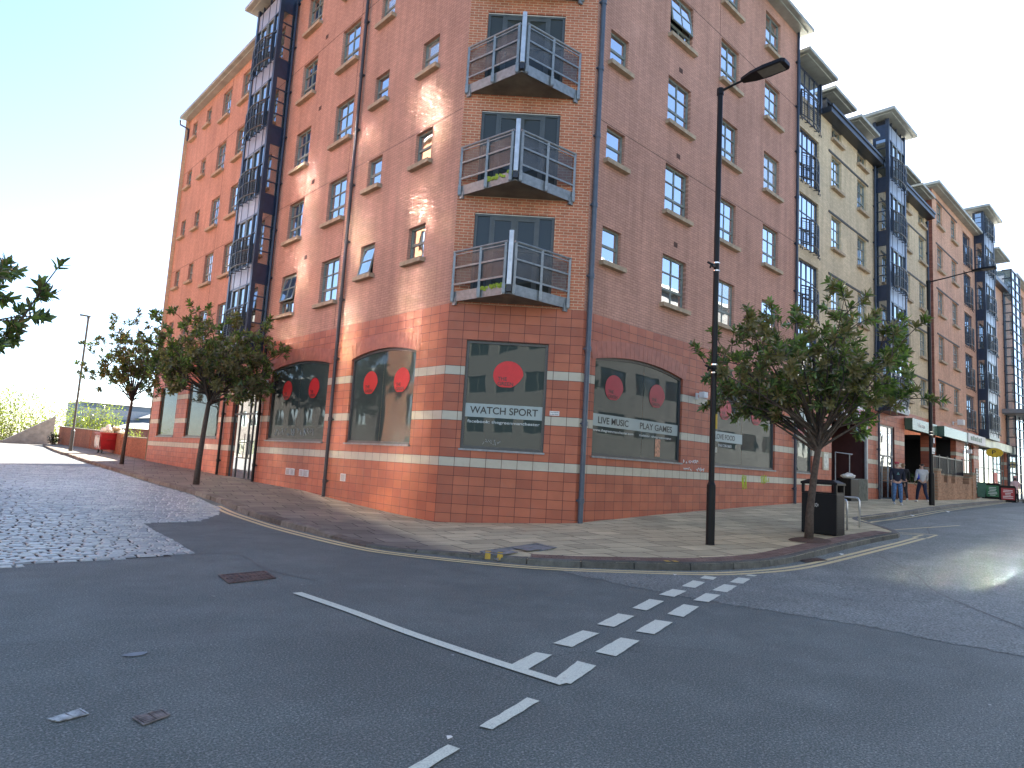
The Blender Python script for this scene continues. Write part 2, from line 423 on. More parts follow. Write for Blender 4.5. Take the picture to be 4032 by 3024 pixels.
# ------------------------------------------------------------------ corner building
cb = empty('corner_building', (11.6, 12.0, 0)); CBI = Matrix.Translation((-11.6, -12.0, 0))
tag(cb, 'red brick apartment block on the corner with tiled ground floor and angled balconies', 'apartment building')
r_, c_, l_, lf_ = CBI @ MR, CBI @ MC, CBI @ ML, CBI @ MLF
H = [7.97+2.81*n for n in range(5)]
ZT, ZTOP = 5.53, 19.62
# right facade
opsR = []
for (a, b, h, rows) in ((.60, 1.42, .98, range(5)), (3.44, 4.72, 1.5, range(5)), (6.53, 7.78, 1.5, range(5)), (9.78, 11.05, 1.5, range(5))):
    for n in rows: opsR.append((a, b, H[n]-h, H[n]))
wall('wall', r_, 0, 12.66, ZT, ZTOP, opsR, BR, cb)
for i, (a, b, c, d) in enumerate(opsR):
    n = round((d-7.97)/2.81); op = 9 if (a == 3.44 and n == 3) else 0
    window(r_, a, c, b-a, d-c, cb, 'two' if b-a < 1 else 'six', open_=op, curtain=(i % 7 == 3))
AR = [(.55, 4.72), (6.6, 10.97)]
tw = wall('tiled_base', r_, 0, 16.26, -.4, ZT, [(a, b, 1.88, 4.6, .22) for a, b in AR]+[(12.75, 14.3, 1.88, 4.4)], TILE, cb)
for k, (a, b) in enumerate(AR):
    shop_window(r_, a, b, 1.88, 4.6, .22, cb, mull=(.55,) if k == 0 else (.47,)); voussoirs(r_, a, b, 4.38, .22, cb)
shop_window(r_, 12.75, 14.3, 1.88, 4.4, 0, cb)
# chamfer
opsC = [(.49, 2.57, H[n]-2.2, H[n]) for n in range(5)]
wall('wall', c_, 0, WC, ZT, ZTOP, opsC, BRC, cb)
wall('tiled_base', c_, 0, WC, -.4, ZT, [(.5, 2.58, 1.87, 4.61)], TILE, cb)
cw = shop_window(c_, .5, 2.58, 1.87, 4.61, 0, cb)
GLO = glass('balcony_door_glass', (.045, .050, .045), .0, k=.7)
for n in range(5):
    a, b, c, d = opsC[n]; f = MB(); w = b-a; h = d-c
    f.box(a, b, .06, .12, d-.07, d); f.box(a, b, .06, .12, c, c+.06)
    for xx in (a, a+w*.19, a+w*.5-.035, a+w*.81-.07, b-.07): f.box(xx, xx+.07, .055, .125, c+.06, d-.07)
    for (u, v) in ((a+.07, a+w*.19), (a+w*.81, b-.07)): f.box(u, v, .065, .115, d-.95, d-.89)
    for (u, v) in ((a+w*.19+.07, a+w*.5-.035), (a+w*.5+.035, a+w*.81-.07)):
        for q in ((u, u+.06, c+.06, d-.07), (v-.06, v, c+.06, d-.07)): f.box(q[0], q[1], .068, .112, q[2], q[3])
        f.box(u+.06, v-.06, .068, .112, c+.06, c+.16); f.box(u+.06, v-.06, .068, .112, d-.16, d-.07); f.box(u+.06, v-.06, .068, .112, d-.98, d-.92)
    o = f.build('balcony_door', plain('door_frame', (.07, .08, .08), .4), cb, c_)
    p = MB(); p.quad((a+.03, .09, c+.03), (b-.03, .09, c+.03), (b-.03, .09, d-.03), (a+.03, .09, d-.03)); p.build('pane', GLO, o)
    t = MB(); t.box(a, b, .045, .06, d-.022, d-.004); t.build('head_trim', WHITE, o)
# triangular balconies: slab, steel edge, railings meeting at a tall post
def balcony(zb, k):
    xm = 1.5; pr = 1.16; xa, xb = .08, 2.98
    s = MB(); s.v = [(xa, 0, zb+.02), (xb, 0, zb+.02), (xm, -pr, zb+.02), (xa, 0, zb+.2), (xb, 0, zb+.2), (xm, -pr, zb+.2)]
    s.f = [(0, 2, 1), (3, 4, 5), (0, 3, 5, 2), (1, 2, 5, 4), (0, 1, 4, 3)]
    bal = s.build('balcony', plain('balcony_soffit', (.16, .135, .10), .9, var=.3, scale=2), cb, c_)
    e = MB(); A_ = Vector((xa-.02, -.0, 0)); B_ = Vector((xb+.02, 0, 0)); T_ = Vector((xm, -pr-.02, 0))
    for P, Q in ((A_, T_), (B_, T_)):
        d = (Q-P).normalized(); e.bar(P+Vector((0, 0, zb+.12)), Q+Vector((0, 0, zb+.12)), .02, .26, up=(0, 0, 1))
        e.bar(P+d*.02+Vector((0, 0, zb-.0)), P+d*.14+Vector((0, 0, zb)), .06, .2)
    e.build('edge_beam', GALV, bal)
    r = MB()
    for P, Q in ((A_, T_), (B_, T_)):
        d = (Q-P); nrm = Vector((-d.y, d.x, 0)).normalized(); off = nrm*(-.05 if P is A_ else .05)
        def at(t, z): return P+d*t+off+Vector((0, 0, z))
        r.tube([at(.0, zb+1.28), at(.96, zb+1.28)], .03, 8)
        for zz, ww in ((1.2, .02), (.86, .035), (.42, .035)): r.bar(at(.0, zb+zz), at(.95, zb+zz), .02, ww*1.3)
        for tt in (.015, .5, .935): r.bar(at(tt, zb-.02), at(tt, zb+1.26), .05, .06); r.bar(at(tt, zb+.0), at(tt, zb+.24), .08, .08)
    r.build('railing', GALV, bal)
    gp = MB()
    for P, Q in ((A_, T_), (B_, T_)):
        d = (Q-P); nrm = Vector((-d.y, d.x, 0)).normalized(); off = nrm*(-.02 if P is A_ else .02)
        for t0, t1 in ((.04, .48), (.52, .91)):
            a = P+d*t0+off; b = P+d*t1+off
            gp.quad((a.x, a.y, zb+.44), (b.x, b.y, zb+.44), (b.x, b.y, zb+1.17), (a.x, a.y, zb+1.17))
    gp.build('mesh_panel', MESHM, bal)
    p = MB(); p.box(xm-.055, xm+.055, -pr-.14, -pr-.03, zb+.18, zb+1.52); bevel(p.build('corner_post', plain('pale_post', (.5, .52, .54), .35, .5), bal), .015)
    q = MB(); q.box(xm-.06, xm+.06, -pr-.12, -pr+.0, zb+.02, zb+.17); q.build('post_foot', DARK, bal)
    if k < 2:
        m = MB(); a = A_; d = T_-A_
        for i in range(26):
            t = rnd.uniform(.52, .95); z = zb+rnd.uniform(.16, .26); p_ = A_+d*t; m.box(p_.x-.035, p_.x+.035, p_.y-.035, p_.y-.012, z-.03, z+.03)
        m.build('moss', plain('moss', (.30, .36, .04), .9, var=.3), bal)
t = NT('balcony_mesh'); tr = t.new('ShaderNodeBsdfTransparent'); ms = t.new('ShaderNodeMixShader'); ms.inputs[0].default_value = .68
t.set(t.ramp(t.noise(3), (.3, .05), (.7, .11)), .35, 0, .5); t.lk(tr.outputs[0], ms.inputs[1]); t.lk(t.b.outputs[0], ms.inputs[2]); t.lk(ms.outputs[0], t.out.inputs[0]); MESHM = t.m
for k, zb in enumerate((5.57, 8.39, 11.20, 14.02, 16.83)): balcony(zb, k)
# left facade (local x = -u)
opsL = []
for (a, b, h) in ((1.36, 2.16, .99), (3.97, 4.79, .99), (6.14, 7.39, 1.5), (9.3, 10.5, 1.5)):
    for n in range(5): opsL.append((-b, -a, H[n]-h, H[n]))
wall('wall', l_, -11.62, 0, ZT, ZTOP, opsL, BR, cb)
for i, (a, b, c, d) in enumerate(opsL):
    n = round((d-7.97)/2.81); op = 12 if (n == 0 and abs(a+4.79) < .1) else (10 if (n == 0 and abs(a+10.5) < .1) else 0)
    window(l_, a, c, b-a, d-c, cb, 'two' if b-a < 1 else 'six', open_=op, curtain=(i % 6 == 2))
opsF = []
for (a, b, h) in ((16.6, 17.85, 1.5), (19.25, 20.4, 1.5), (22.1, 22.85, .95), (24.3, 25.05, .95)):
    for n in range(5): opsF.append((-b, -a, H[n]-h, H[n]))
wall('wall', lf_, -25.8, -14.0, ZT, ZTOP, opsF, BR, cb)
for i, (a, b, c, d) in enumerate(opsF): window(lf_, a, c, b-a, d-c, cb, 'two' if b-a < 1 else 'six', curtain=(i % 5 == 1))
AL = [(1.33, 4.73), (6.17, 10.54)]
wall('tiled_base', l_, -25.6, 0, -.4, ZT, [(-b, -a, 1.9, 4.62, .2) for a, b in AL]+[(-14.1, -11.5, .3, 3.9), (-19.9, -15.6, 1.92, 4.4), (-24.25, -21.5, 1.92, 4.4)], TILE, cb, d=.16)
for k, (a, b) in enumerate(AL): shop_window(l_, -b, -a, 1.9, 4.62, .2, cb, mull=(.5,)); voussoirs(l_, -b, -a, 4.42, .2, cb)
shop_window(l_, -19.9, -15.6, 1.92, 4.4, 0, cb, mull=(.5,)); shop_window(l_, -24.25, -21.5, 1.92, 4.4, 0, cb)
# street door on the left facade
f = MB(); x0, x1, z0, z1 = -14.1, -11.5, .34, 3.9
for xx in (x0, x0+.62, x0+1.55, x1-.65, x1-.07): f.box(xx, xx+.07, .1, .16, z0, z1)
for zz in (z0, 2.85, z1-.07): f.box(x0, x1, .097, .163, zz, zz+.07)
for zz in (1.15, 1.75): f.box(x0+.69, x1-.65, .09, .15, zz, zz+.04)
dd = f.build('entrance_door', DARK, cb, l_)
p = MB(); p.quad((x0, .13, z0), (x1, .13, z0), (x1, .13, z1), (x0, .13, z1)); p.build('pane', GL, dd)
p = MB(); p.tube([(x0+1.5, .03, 1.15), (x0+1.5, .03, 2.1)], .02, 8); p.build('pull_handle', GALV, dd)
glass_tower(l_, -14.1, -11.62, .72, 5.28, 20.05, [5.08+2.8*n for n in range(6)], cb)
canopy(l_, -14.6, -11.2, -1.12, 1.5, 20.1, cb)
# eaves and flat roof
canopy(r_, -.1, 12.95, -.55, .6, ZTOP, cb, .2, 'eaves'); canopy(c_, -.25, WC+.25, -.5, .6, ZTOP+.003, cb, .2, 'eaves')
canopy(l_, -11.1, .1, -.55, .6, ZTOP, cb, .2, 'eaves'); canopy(lf_, -26.0, -14.7, -.5, .6, ZTOP-.003, cb, .2, 'eaves')
mb = MB(); P = [(10.5, 13.4), (13.0, 11.0), (25.3, 11.0), (25.3, 24), (22.5, 24), (22.5, 39.0), (10.95, 39.0)]
mb.quad(*[(x-11.6, y-12, ZTOP+.16) for x, y in P]); mb.build('roof', CANOPY, cb)
mb = MB()
Q = [(25.3, 11.2), (25.3, 24), (22.5, 24), (22.5, 39.05), (10.9, 39.05)]
for (x, y), (x2, y2) in zip(Q, Q[1:]): mb.quad((x-11.6, y-12, -.4), (x2-11.6, y2-12, -.4), (x2-11.6, y2-12, ZTOP), (x-11.6, y-12, ZTOP))
mb.build('rear_wall', BRB, cb)
# movement joints, vent bricks, pipes, small fittings
mj = MB()
for z in (H[1]+.04, H[3]+.04):
    mj.box(0.02, 12.6, -.004, 0, z, z+.012, r_); mj.box(-11.6, -.02, -.004, 0, z, z+.012, l_); mj.box(-25.7, -14.4, -.004, 0, z, z+.012, lf_)
mj.box(6.42, 6.432, -.004, 0, ZT, ZTOP, r_); mj.box(-6.1, -6.088, -.004, 0, ZT, ZTOP, l_); mj.box(-19.2, -19.188, -.004, 0, ZT, ZTOP, lf_)
mj.build('movement_joint', VOID, cb)
for n in range(4):
    for M, x in ((r_, 4.0), (l_, -8.8)):
        v = MB(); v.box(x, x+.2, -.006, .0, H[n]+.35, H[n]+.5)
        for k in range(3): v.box(x+.01, x+.19, -.011, -.006, H[n]+.37+k*.045, H[n]+.385+k*.045)
        v.build('vent_brick', plain('vent_brick', (.10, .05, .04), .9), cb, M)
pipe(r_, .12, .15, ZTOP, cb, m=plain('slate_pipe', (.07, .085, .11), .4), r=.065)
pipe(r_, 12.5, .65, ZTOP, cb, m=NAVY)
pipe(l_, -5.62, .1, ZTOP, cb, m=plain('grey_pipe', (.035, .035, .04), .45)); pipe(l_, -11.15, .35, 5.4, cb, m=BLACK); pipe(l_, -14.85, .4, 5.4, cb, m=BLACK)
pipe(l_, -11.5, 5.6, ZTOP, cb, m=NAVY, r=.05)
mb = MB(); mb.tube([(-26.1, -.42, ZTOP+.02), (-26.05, -.4, ZTOP-.25), (-25.7, -.05, ZTOP-.5), (-25.7, -.05, ZTOP-1.2)], .05, 8); mb.build('downpipe', NAVY, cb, lf_)
for (a, b) in ((8.58, 8.23), (8.2, 7.9), (7.56, 7.24), (7.2, 6.88), (4.8, 4.49)):
    v = MB(); v.box(-a+.02, -b-.02, -.03, 0, .75, .97)
    o = v.build('wall_vent', WHITE, cb, l_)
    k = MB()
    for i in range(6): k.box(-a+.06, -b-.06, -.036, -.03, .775+i*.03, .79+i*.03)
    k.build('louvre', plain('grime', (.2, .17, .15), .8), o)
def floodlight(M, x, z, parent, sc=1.0):
    m = MB(); m.box(x-.05*sc, x+.05*sc, -.05, 0, z-.1, z+.1); m.tube([(x, -.05, z+.05), (x, -.2*sc, z+.12)], .02, 6); m.box(x-.11*sc, x+.11*sc, -.34*sc, -.16*sc, z-.06*sc, z+.12*sc)
    o = m.build('security_light', WHITE, parent, M); bevel(o, .02)
floodlight(l_, -10.85, 4.0, cb); floodlight(r_, 5.5, 3.95, cb)
# ------------------------------------------------------------------ lettering helper
def text(s, size, m, parent, M, name='lettering', depth=.001, align='LEFT', spacing=1.0, width=None, height=None):
    c = bpy.data.curves.new(name, 'FONT'); c.body = s; c.size = 1; c.offset = .014; c.extrude = depth; c.align_x = align; c.space_character = spacing
    o = bpy.data.objects.new(name, c); dg = bpy.context.evaluated_depsgraph_get(); COL.objects.link(o); dg.update()
    me = bpy.data.meshes.new_from_object(o.evaluated_get(dg)); bpy.data.objects.remove(o); bpy.data.curves.remove(c)
    xs = [v.co.x for v in me.vertices]; ys = [v.co.y for v in me.vertices]
    sx = width/(max(xs)-min(xs)) if width else 1; sy = height/(max(ys)-min(ys)) if height else sx
    x0, y0 = (min(xs), min(ys))
    for v in me.vertices:      # lay the text into the x,z plane facing -y
        x, y, z = v.co; v.co = ((x-x0)*sx if width else x*sx, -z, (y-y0)*sy if height else y*sy)
    me.materials.clear()
    return link(name, me, m, parent, M)
INK = plain('dark_lettering', (.02, .022, .02), .4); FILM = plain('frosted_film', (.34, .40, .38), .5, var=.06, scale=2); PALE = plain('pale_lettering', (.5, .54, .52), .5)
RED = plain('red_sticker', (.62, .015, .02), .45, var=.06); REDB = plain('red_sticker_blue', (.35, .012, .03), .45, var=.06)
def blob(M, cx, cz, w, h, parent, m=RED, y=.085, lean=1):
    P = []
    for k in range(40):
        t = 2*PI*k/40; x = math.cos(t); z = math.sin(t)
        sq = 1-.18*max(0, -z)*(1 if x*lean > 0 else .2); x2 = x*w/2*sq; z2 = z*h/2
        if z < -.6: z2 = max(z2, -h/2*.92)
        P.append((cx+x2-lean*.06*w*(-z if z < 0 else 0), cz+z2))
    b = MB(); b.prism(P, y, y+.002); o = b.build('round_sticker', m, parent, M)
    text('THE', .1, INK, o, Matrix.Translation((cx-w*.34, y-.003, cz-h*.22)), width=w*.3, height=h*.13)
    text('GREEN', .1, INK, o, Matrix.Translation((cx-w*.34, y-.003, cz-h*.40)), width=w*.52, height=h*.13)
def bandtext(M, x0, x1, z0, z1, parts, parent, y=.085):
    b = MB(); b.box(x0, x1, y, y+.002, z0, z1); o = b.build('window_band', FILM, parent, M)
    for s, xa, xb, za, zb, m in parts: text(s, .1, m, parent, M @ Matrix.Translation((xa, y-.004, za)), width=xb-xa, height=zb-za)
bandtext(c_, .57, 2.51, 2.67, 3.01, [('WATCH SPORT', .69, 2.40, 2.76, 2.94, INK), ('facebook: thegreenmanchester', .64, 2.46, 2.50, 2.60, PALE)], cb)
blob(c_, 1.6, 3.78, .76, .70, cb)
bandtext(r_, .63, 4.64, 2.66, 2.98, [('LIVE MUSIC', .86, 2.18, 2.73, 2.91, INK), ('PLAY GAMES', 2.72, 4.33, 2.73, 2.91, INK), ('www.thegreenmanchester.com', .66, 2.42, 2.50, 2.59, PALE), ('twitter: thegreenmanc', 2.7, 4.3, 2.50, 2.59, PALE)], cb)
blob(r_, 1.5, 3.72, .78, .7, cb, REDB); blob(r_, 3.52, 3.72, .78, .7, cb, REDB)
bandtext(r_, 6.68, 8.66, 2.66, 2.98, [('LOVE FOOD', 6.84, 8.15, 2.74, 2.91, INK), ('0161 236 0601', 7.05, 7.92, 2.50, 2.59, PALE)], cb)
blob(r_, 7.5, 3.72, .78, .7, cb, REDB); blob(r_, 9.7, 3.72, .78, .7, cb, REDB); blob(r_, 13.5, 3.6, .7, .7, cb, REDB)
for u in (3.7, 2.06): blob(l_, -u, 3.66, .78, .7, cb)
for u in (7.27, 9.3): blob(l_, -u, 3.66, .75, .7, cb)
def scribble(name, M, pts, r, m, parent, y):
    b = MB()
    for s in pts: b.tube([(p[0], y, p[1]) for p in s], r, 5)
    return b.build(name, m, parent, M)
def tagline(x0, z0, w, h, n, seed):
    q = random.Random(seed); L = []
    for k in range(n):
        cx = x0+w*(k+.5)/n; L.append([(cx+q.uniform(-.5, .5)*w/n, z0+q.uniform(0, 1)*h) for _ in range(q.choice((4, 5, 6)))])
    return L
scribble('graffiti', c_, tagline(1.0, 1.97, .5, .16, 5, 3), .004, PALE, cb, .082)
scribble('graffiti', l_, tagline(-10.0, 2.05, 3.0, .28, 12, 5), .005, PALE, cb, .082)
scribble('graffiti', r_, tagline(4.85, 1.88, .85, .12, 7, 8)+tagline(4.85, 1.66, .5, .1, 4, 9)+tagline(5.6, 1.66, .5, .12, 4, 10), .011, WHITE, cb, -.005)
YEL = plain('yellow_paint', (.45, .55, .03), .6)
scribble('graffiti', r_, tagline(8.5, 1.15, .35, .5, 5, 21)+tagline(9.85, 1.36, .7, .33, 6, 22), .011, YEL, cb, -.005)
mb = MB(); mb.box(2.69, 2.93, -.012, 0, 2.81, 2.92); o = mb.build('notice_plate', WHITE, cb, c_)
text('Stop loitering', .1, INK, cb, c_ @ Matrix.Translation((2.70, -.0145, 2.87)), width=.21, height=.035); text('on this home', .1, INK, cb, c_ @ Matrix.Translation((2.70, -.0145, 2.825)), width=.21, height=.03)
mb = MB(); mb.box(15.3, 15.84, -.05, 0, 2.05, 2.78); o = mb.build('menu_case', plain('case_frame', (.5, .45, .33), .5), cb, r_)
mb = MB(); mb.box(15.36, 15.78, -.055, -.05, 2.12, 2.71); mb.build('menu', plain('menu_paper', (.6, .6, .52), .7, scale=12, var=.3), o)
# stickers and papers inside the right-hand shop window
mb = MB(); mb.box(3.5, 3.75, .088, .09, 2.0, 2.5); mb.build('poster', plain('poster', (.5, .25, .15), .6, scale=14, var=.6), cb, r_)
mb = MB(); mb.box(6.72, 7.0, .088, .09, 2.3, 2.46); mb.build('paper', plain('paper', (.42, .4, .33), .7), cb, r_)

# ------------------------------------------------------------------ buff building next door
bb = empty('buff_building', tuple(PA+Vector((22, .28, 0)))); BBI = bb.matrix_basis.inverted() if False else Matrix.Translation(-(PA+Vector((22, .28, 0))))
tag(bb, 'buff brick apartment building with dormers above the gutter and a dark glazed bay', 'apartment building')
b_ = BBI @ MRB; b0 = BBI @ MR
HB = [7.72+2.83*n for n in range(4)]
ops = []
for (a, b) in ((16.94, 18.13), (20.15, 21.35), (27.2, 28.3), (30.07, 31.25)):
    for n in range(4): ops.append((a, b, HB[n]-1.5, HB[n]))
ops += [(13.55, 15.52, HB[n]-2.25, HB[n]) for n in range(4)]
top = [(16.94, 18.13, 16.98, 17.62), (20.15, 21.35, 16.98, 17.62), (27.2, 28.3, 16.98, 17.62), (30.07, 31.25, 16.98, 17.62)]
wall('wall', b_, 12.66, 31.8, ZT, 17.62, ops+top, BRB, bb)
for i, (a, b, c, d) in enumerate(ops):
    if b-a > 1.5:
        window(b_, a, c, b-a, d-c, bb, 'french', sill=False, fm=NAVY, d=.08)
        railing_juliet(b_, a+.1, b-.1, c+.05, 1.05, bb, bow=.22, out=.05)
    else: window(b_, a, c, b-a, d-c, bb, 'six', curtain=(i % 4 == 1))
for a, b, c, d in top: window(b_, a, c, b-a, 1.4, bb, 'four')
for n in range(4):
    for x0, x1 in ((16.6, 21.6), (26.0, 31.5)): lt = MB(); lt.box(x0, x1, -.03, 0, HB[n]+.03, HB[n]+.13); lt.build('lintel_angle', plain('lintel_dark', (.05, .045, .04), .7), bb, b_)
# gutter box, dormers and their flat lids
mb = MB()
for x0, x1 in ((15.75, 22.45), (25.3, 31.75)): mb.box(x0, x1, -.45, .02, 17.62, 17.9); mb.box(x0, x1, -.5, -.38, 17.86, 17.98)
mb.build('box_gutter', DARK, bb, b_)
for x0, x1 in ((16.6, 18.5), (19.8, 21.7), (26.8, 28.7), (29.7, 31.6)):
    d = MB(); d.box(x0, x0+.12, .1, 2.4, 17.63, 18.85); d.box(x1-.12, x1, .1, 2.4, 17.63, 18.85); d.box(x0+.12, x1-.12, .1, .16, 18.7, 18.85); d.box(x0+.12, x1-.12, .3, 2.3, 17.63, 18.7)
    o = d.build('dormer', NAVY, bb, b_); canopy(b_, x0-.35, x1+.35, -.45, 2.4, 18.88, bb, .2, 'dormer_lid')
d = MB(); d.box(13.3, 13.42, -.06, 2, 17.63, 18.95); d.box(15.6, 15.72, -.06, 2, 17.63, 18.95); d.box(13.42, 15.6, .06, 2, 16.65, 18.95); d.build('dormer', NAVY, bb, b_)
window(b_, 13.5, 16.65, 2.0, 2.2, bb, 'french', sill=False, fm=NAVY, d=-.02); railing_juliet(b_, 13.55, 15.5, 16.7, 1.1, bb, bow=.1, out=.06); canopy(b_, 12.95, 15.95, -.66, 2, 18.98, bb, .2, 'dormer_lid')
glass_tower(b_, 22.5, 25.22, .7, 5.28, 20.05, [5.08+2.8*n for n in range(6)], bb); canopy(b_, 21.9, 25.75, -1.15, 2.2, 20.1, bb)
pipe(b_, 22.35, 5.4, 17.6, bb, m=NAVY); pipe(b_, 31.55, 5.4, 17.5, bb, m=NAVY)
mb = MB(); mb.quad((12.7, .0, 17.6), (31.8, .0, 17.6), (31.8, 9, 20.5), (12.7, 9, 20.5)); mb.quad((12.7, 9, 20.5), (31.8, 9, 20.5), (31.8, 13, 20.5), (12.7, 13, 20.5))
mb.build('roof', plain('slate', (.09, .095, .10), .8), bb, b_)
mb = MB(); mb.quad((12.7, 13, -.4), (31.8, 13, -.4), (31.8, 13, 20.5), (12.7, 13, 20.5)); mb.build('rear_wall', BRB, bb, b_)
# ground floor: porch, tiled piers, glazed entrance, green fascia over the car park mouth
mb = MB(); mb.quad((12.66, 0, ZT), (16.26, 0, ZT), (16.26, .28, ZT), (12.66, .28, ZT)); mb.build('ledge', STONE, bb, b0)
wall('tiled_base', b_, 16.26, 31.8, -.3, ZT, [(16.26, 21.45, -.3, 4.35), (22.9, 25.35, -.3, 4.58), (27.0, 31.8, -.3, 5.25)], TILE, bb, d=.5)
mb = MB(); mb.box(16.3, 21.4, 0, .05, 4.3, 4.75); mb.box(21.3, 21.45, .001, .1, .8, 4.3); o = mb.build('porch_trim', plain('grey_trim', (.35, .36, .36), .4), bb, b_)
mb = MB(); mb.box(18.0, 21.1, -.1, -.05, 4.55, 5.12); o = mb.build('white_sign', WHITE, bb, b_)
mb = MB()
for k in range(9): mb.box(18.2+k*.3, 18.38+k*.3, -.104, -.1, 4.7, 4.98)
mb.build('sign_lettering', plain('pink_letters', (.45, .12, .3), .5), o)
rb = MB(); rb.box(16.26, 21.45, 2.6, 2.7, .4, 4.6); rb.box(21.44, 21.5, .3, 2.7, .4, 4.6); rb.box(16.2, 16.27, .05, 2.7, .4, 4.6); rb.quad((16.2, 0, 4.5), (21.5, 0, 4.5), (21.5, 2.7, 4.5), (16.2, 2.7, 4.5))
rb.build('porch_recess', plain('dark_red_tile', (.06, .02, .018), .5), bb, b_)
pipe(b_, 22.72, .8, 5.4, bb, m=NAVY)
f = MB()
for xx in (22.93, 24.55, 25.2): f.box(xx, xx+.06, .06, .12, .9, 4.56)
f.box(23.65, 23.71, .065, .115, .9, 2.95)
for zz in (.88, 3.0, 4.5): f.box(22.93, 25.3, .055, .125, zz, zz+.08)
o = f.build('glazed_entrance', GALV, bb, b_); p = MB(); p.quad((22.9, .09, .85), (25.35, .09, .85), (25.35, .09, 4.56), (22.9, .09, 4.56)); p.build('pane', GLT, o)
GREENF = plain('green_fascia', (.055, .105, .075), .25, var=.3, scale=1.2)
mb = MB(); mb.box(27.05, 31.75, -.38, 0, 4.6, 5.22); o = mb.build('fascia_sign', GREENF, bb, b_); bevel(o, .01)
text('Greens', .3, WHITE, bb, b_ @ Matrix.Translation((28.0, -.386, 4.8)), width=1.3, height=.26)
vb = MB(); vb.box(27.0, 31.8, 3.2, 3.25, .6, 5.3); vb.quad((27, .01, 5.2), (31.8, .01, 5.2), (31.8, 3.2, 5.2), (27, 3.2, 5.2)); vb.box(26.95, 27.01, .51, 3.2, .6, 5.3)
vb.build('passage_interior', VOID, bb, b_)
floodlight(b_, 26.4, 5.45, bb, 1.2)

# ------------------------------------------------------------------ second red block
rb_ = PA+Vector((40, 0, 0)); rt = empty('red_terrace_building', tuple(rb_)); tag(rt, 'pinkish red brick block with bowed black railings and a green shop fascia', 'apartment building')
t_ = Matrix.Translation(-rb_) @ MR
HR = [7.9+2.8*n for n in range(5)]
ops = []
for (a, b) in ((32.8, 34.05), (36.1, 37.35)): ops += [(a, b, HR[n]-1.5, HR[n]) for n in range(5)]
ops += [(39.15, 41.3, HR[n]-2.25, HR[n]) for n in range(5)]
wall('wall', t_, 31.8, 42.28, ZT, 19.6, ops, BRP, rt)
for i, (a, b, c, d) in enumerate(ops):
    if b-a > 1.5: window(t_, a, c, b-a, d-c, rt, 'french', sill=False, fm=NAVY, d=.08); railing_juliet(t_, a+.05, b-.05, c+.05, 1.15, rt, bow=.2, out=.05)
    else: window(t_, a, c, b-a, d-c, rt, 'six', curtain=(i % 3 == 1))
ops = [(47.6, 49.0, HR[n]-1.5, HR[n]) for n in range(4)]
wall('wall', t_, 42.28, 51.6, ZT, 17.5, ops, BRP, rt)
for a, b, c, d in ops: window(t_, a, c, b-a, d-c, rt, 'six')
mb = MB(); mb.quad((31.8, 0, 4.6), (31.8, .3, 4.6), (31.8, .3, 19.6), (31.8, 0, 19.6)); mb.build('wall', brick('return_brick', (.26, .10, .07), (.2, .09, .07)), rt, t_)
for n in range(5): lt = MB(); lt.box(32.5, 37.6, -.03, 0, HR[n]+.03, HR[n]+.12); lt.build('lintel_angle', MT['lintel_dark'], rt, t_)
canopy(t_, 31.3, 42.6, -.55, .6, 19.6, rt, .22, 'eaves')
glass_tower(t_, 42.3, 45.5, .62, 5.28, 21.3, [5.08+2.8*n for n in range(6)], rt, rail=True); canopy(t_, 41.7, 46.0, -1.1, 2, 21.36, rt)
mb = MB(); mb.box(45.5, 51.5, -.45, .02, 17.5, 17.8); mb.build('box_gutter', DARK, rt, t_)
d = MB(); d.box(47.2, 50.2, .1, 2.4, 17.8, 19.6); d.build('dormer', NAVY, rt, t_); window(t_, 47.4, 17.95, 2.6, 1.5, rt, 'french', sill=False, fm=NAVY, d=.04); canopy(t_, 46.6, 50.7, -.75, 2.4, 19.65, rt, .22, 'dormer_lid')
mb = MB(); mb.quad((31.8, 12, -.4), (51.6, 12, -.4), (51.6, 12, 19.6), (31.8, 12, 19.6)); mb.quad((31.8, .5, 19.78), (42.4, .5, 19.78), (42.4, 12, 19.78), (31.8, 12, 19.78)); mb.quad((42.4, 0, 17.6), (51.6, 0, 17.6), (51.6, 12, 19.6), (42.4, 12, 19.6)); mb.build('roof', MT['slate'], rt, t_)
wall('tiled_base', t_, 31.8, 51.6, -.3, ZT, [(31.8, 36.3, -.3, 4.7), (38.4, 40.8, 1.0, 4.6), (42.35, 51.0, 1.0, 4.62)], TILE, rt, d=.3)
mb = MB(); mb.box(31.9, 40.1, -.42, 0, 4.6, 5.18); o = mb.build('fascia_sign', GREENF, rt, t_)
mb = MB(); mb.box(37.3, 42.0, -.46, -.42, 4.6, 5.2); o = mb.build('shop_sign', WHITE, rt, t_)
mb = MB()
for k, (x, w) in enumerate(((37.9, .5), (38.5, .4), (39.0, .5), (39.6, .3), (40.0, .5), (40.6, .3))): mb.box(x, x+w, -.465, -.46, 4.78, 5.02+.05*(k % 2))
mb.build('sign_lettering', plain('green_letters', (.05, .12, .08), .5), o)
mb = MB(); mb.box(40.15, 51.2, -.4, 0, 4.62, 5.17); mb.build('fascia_sign', plain('cream_fascia', (.50, .50, .33), .4, var=.35, scale=.8), rt, t_)
f = MB()
for xx in (38.4, 39.5, 40.74, 42.35, 44.3, 44.6, 45.9, 47.3, 48.7, 50.1, 50.94): f.box(xx, xx+.07, .12, .18, 1.0, 4.62)
f.box(38.4, 40.8, .115, .185, 3.5, 3.56); f.box(42.35, 51.0, .115, .185, 3.2, 3.26)
o = f.build('shopfront', plain('shop_frame', (.10, .12, .10), .5), rt, t_)
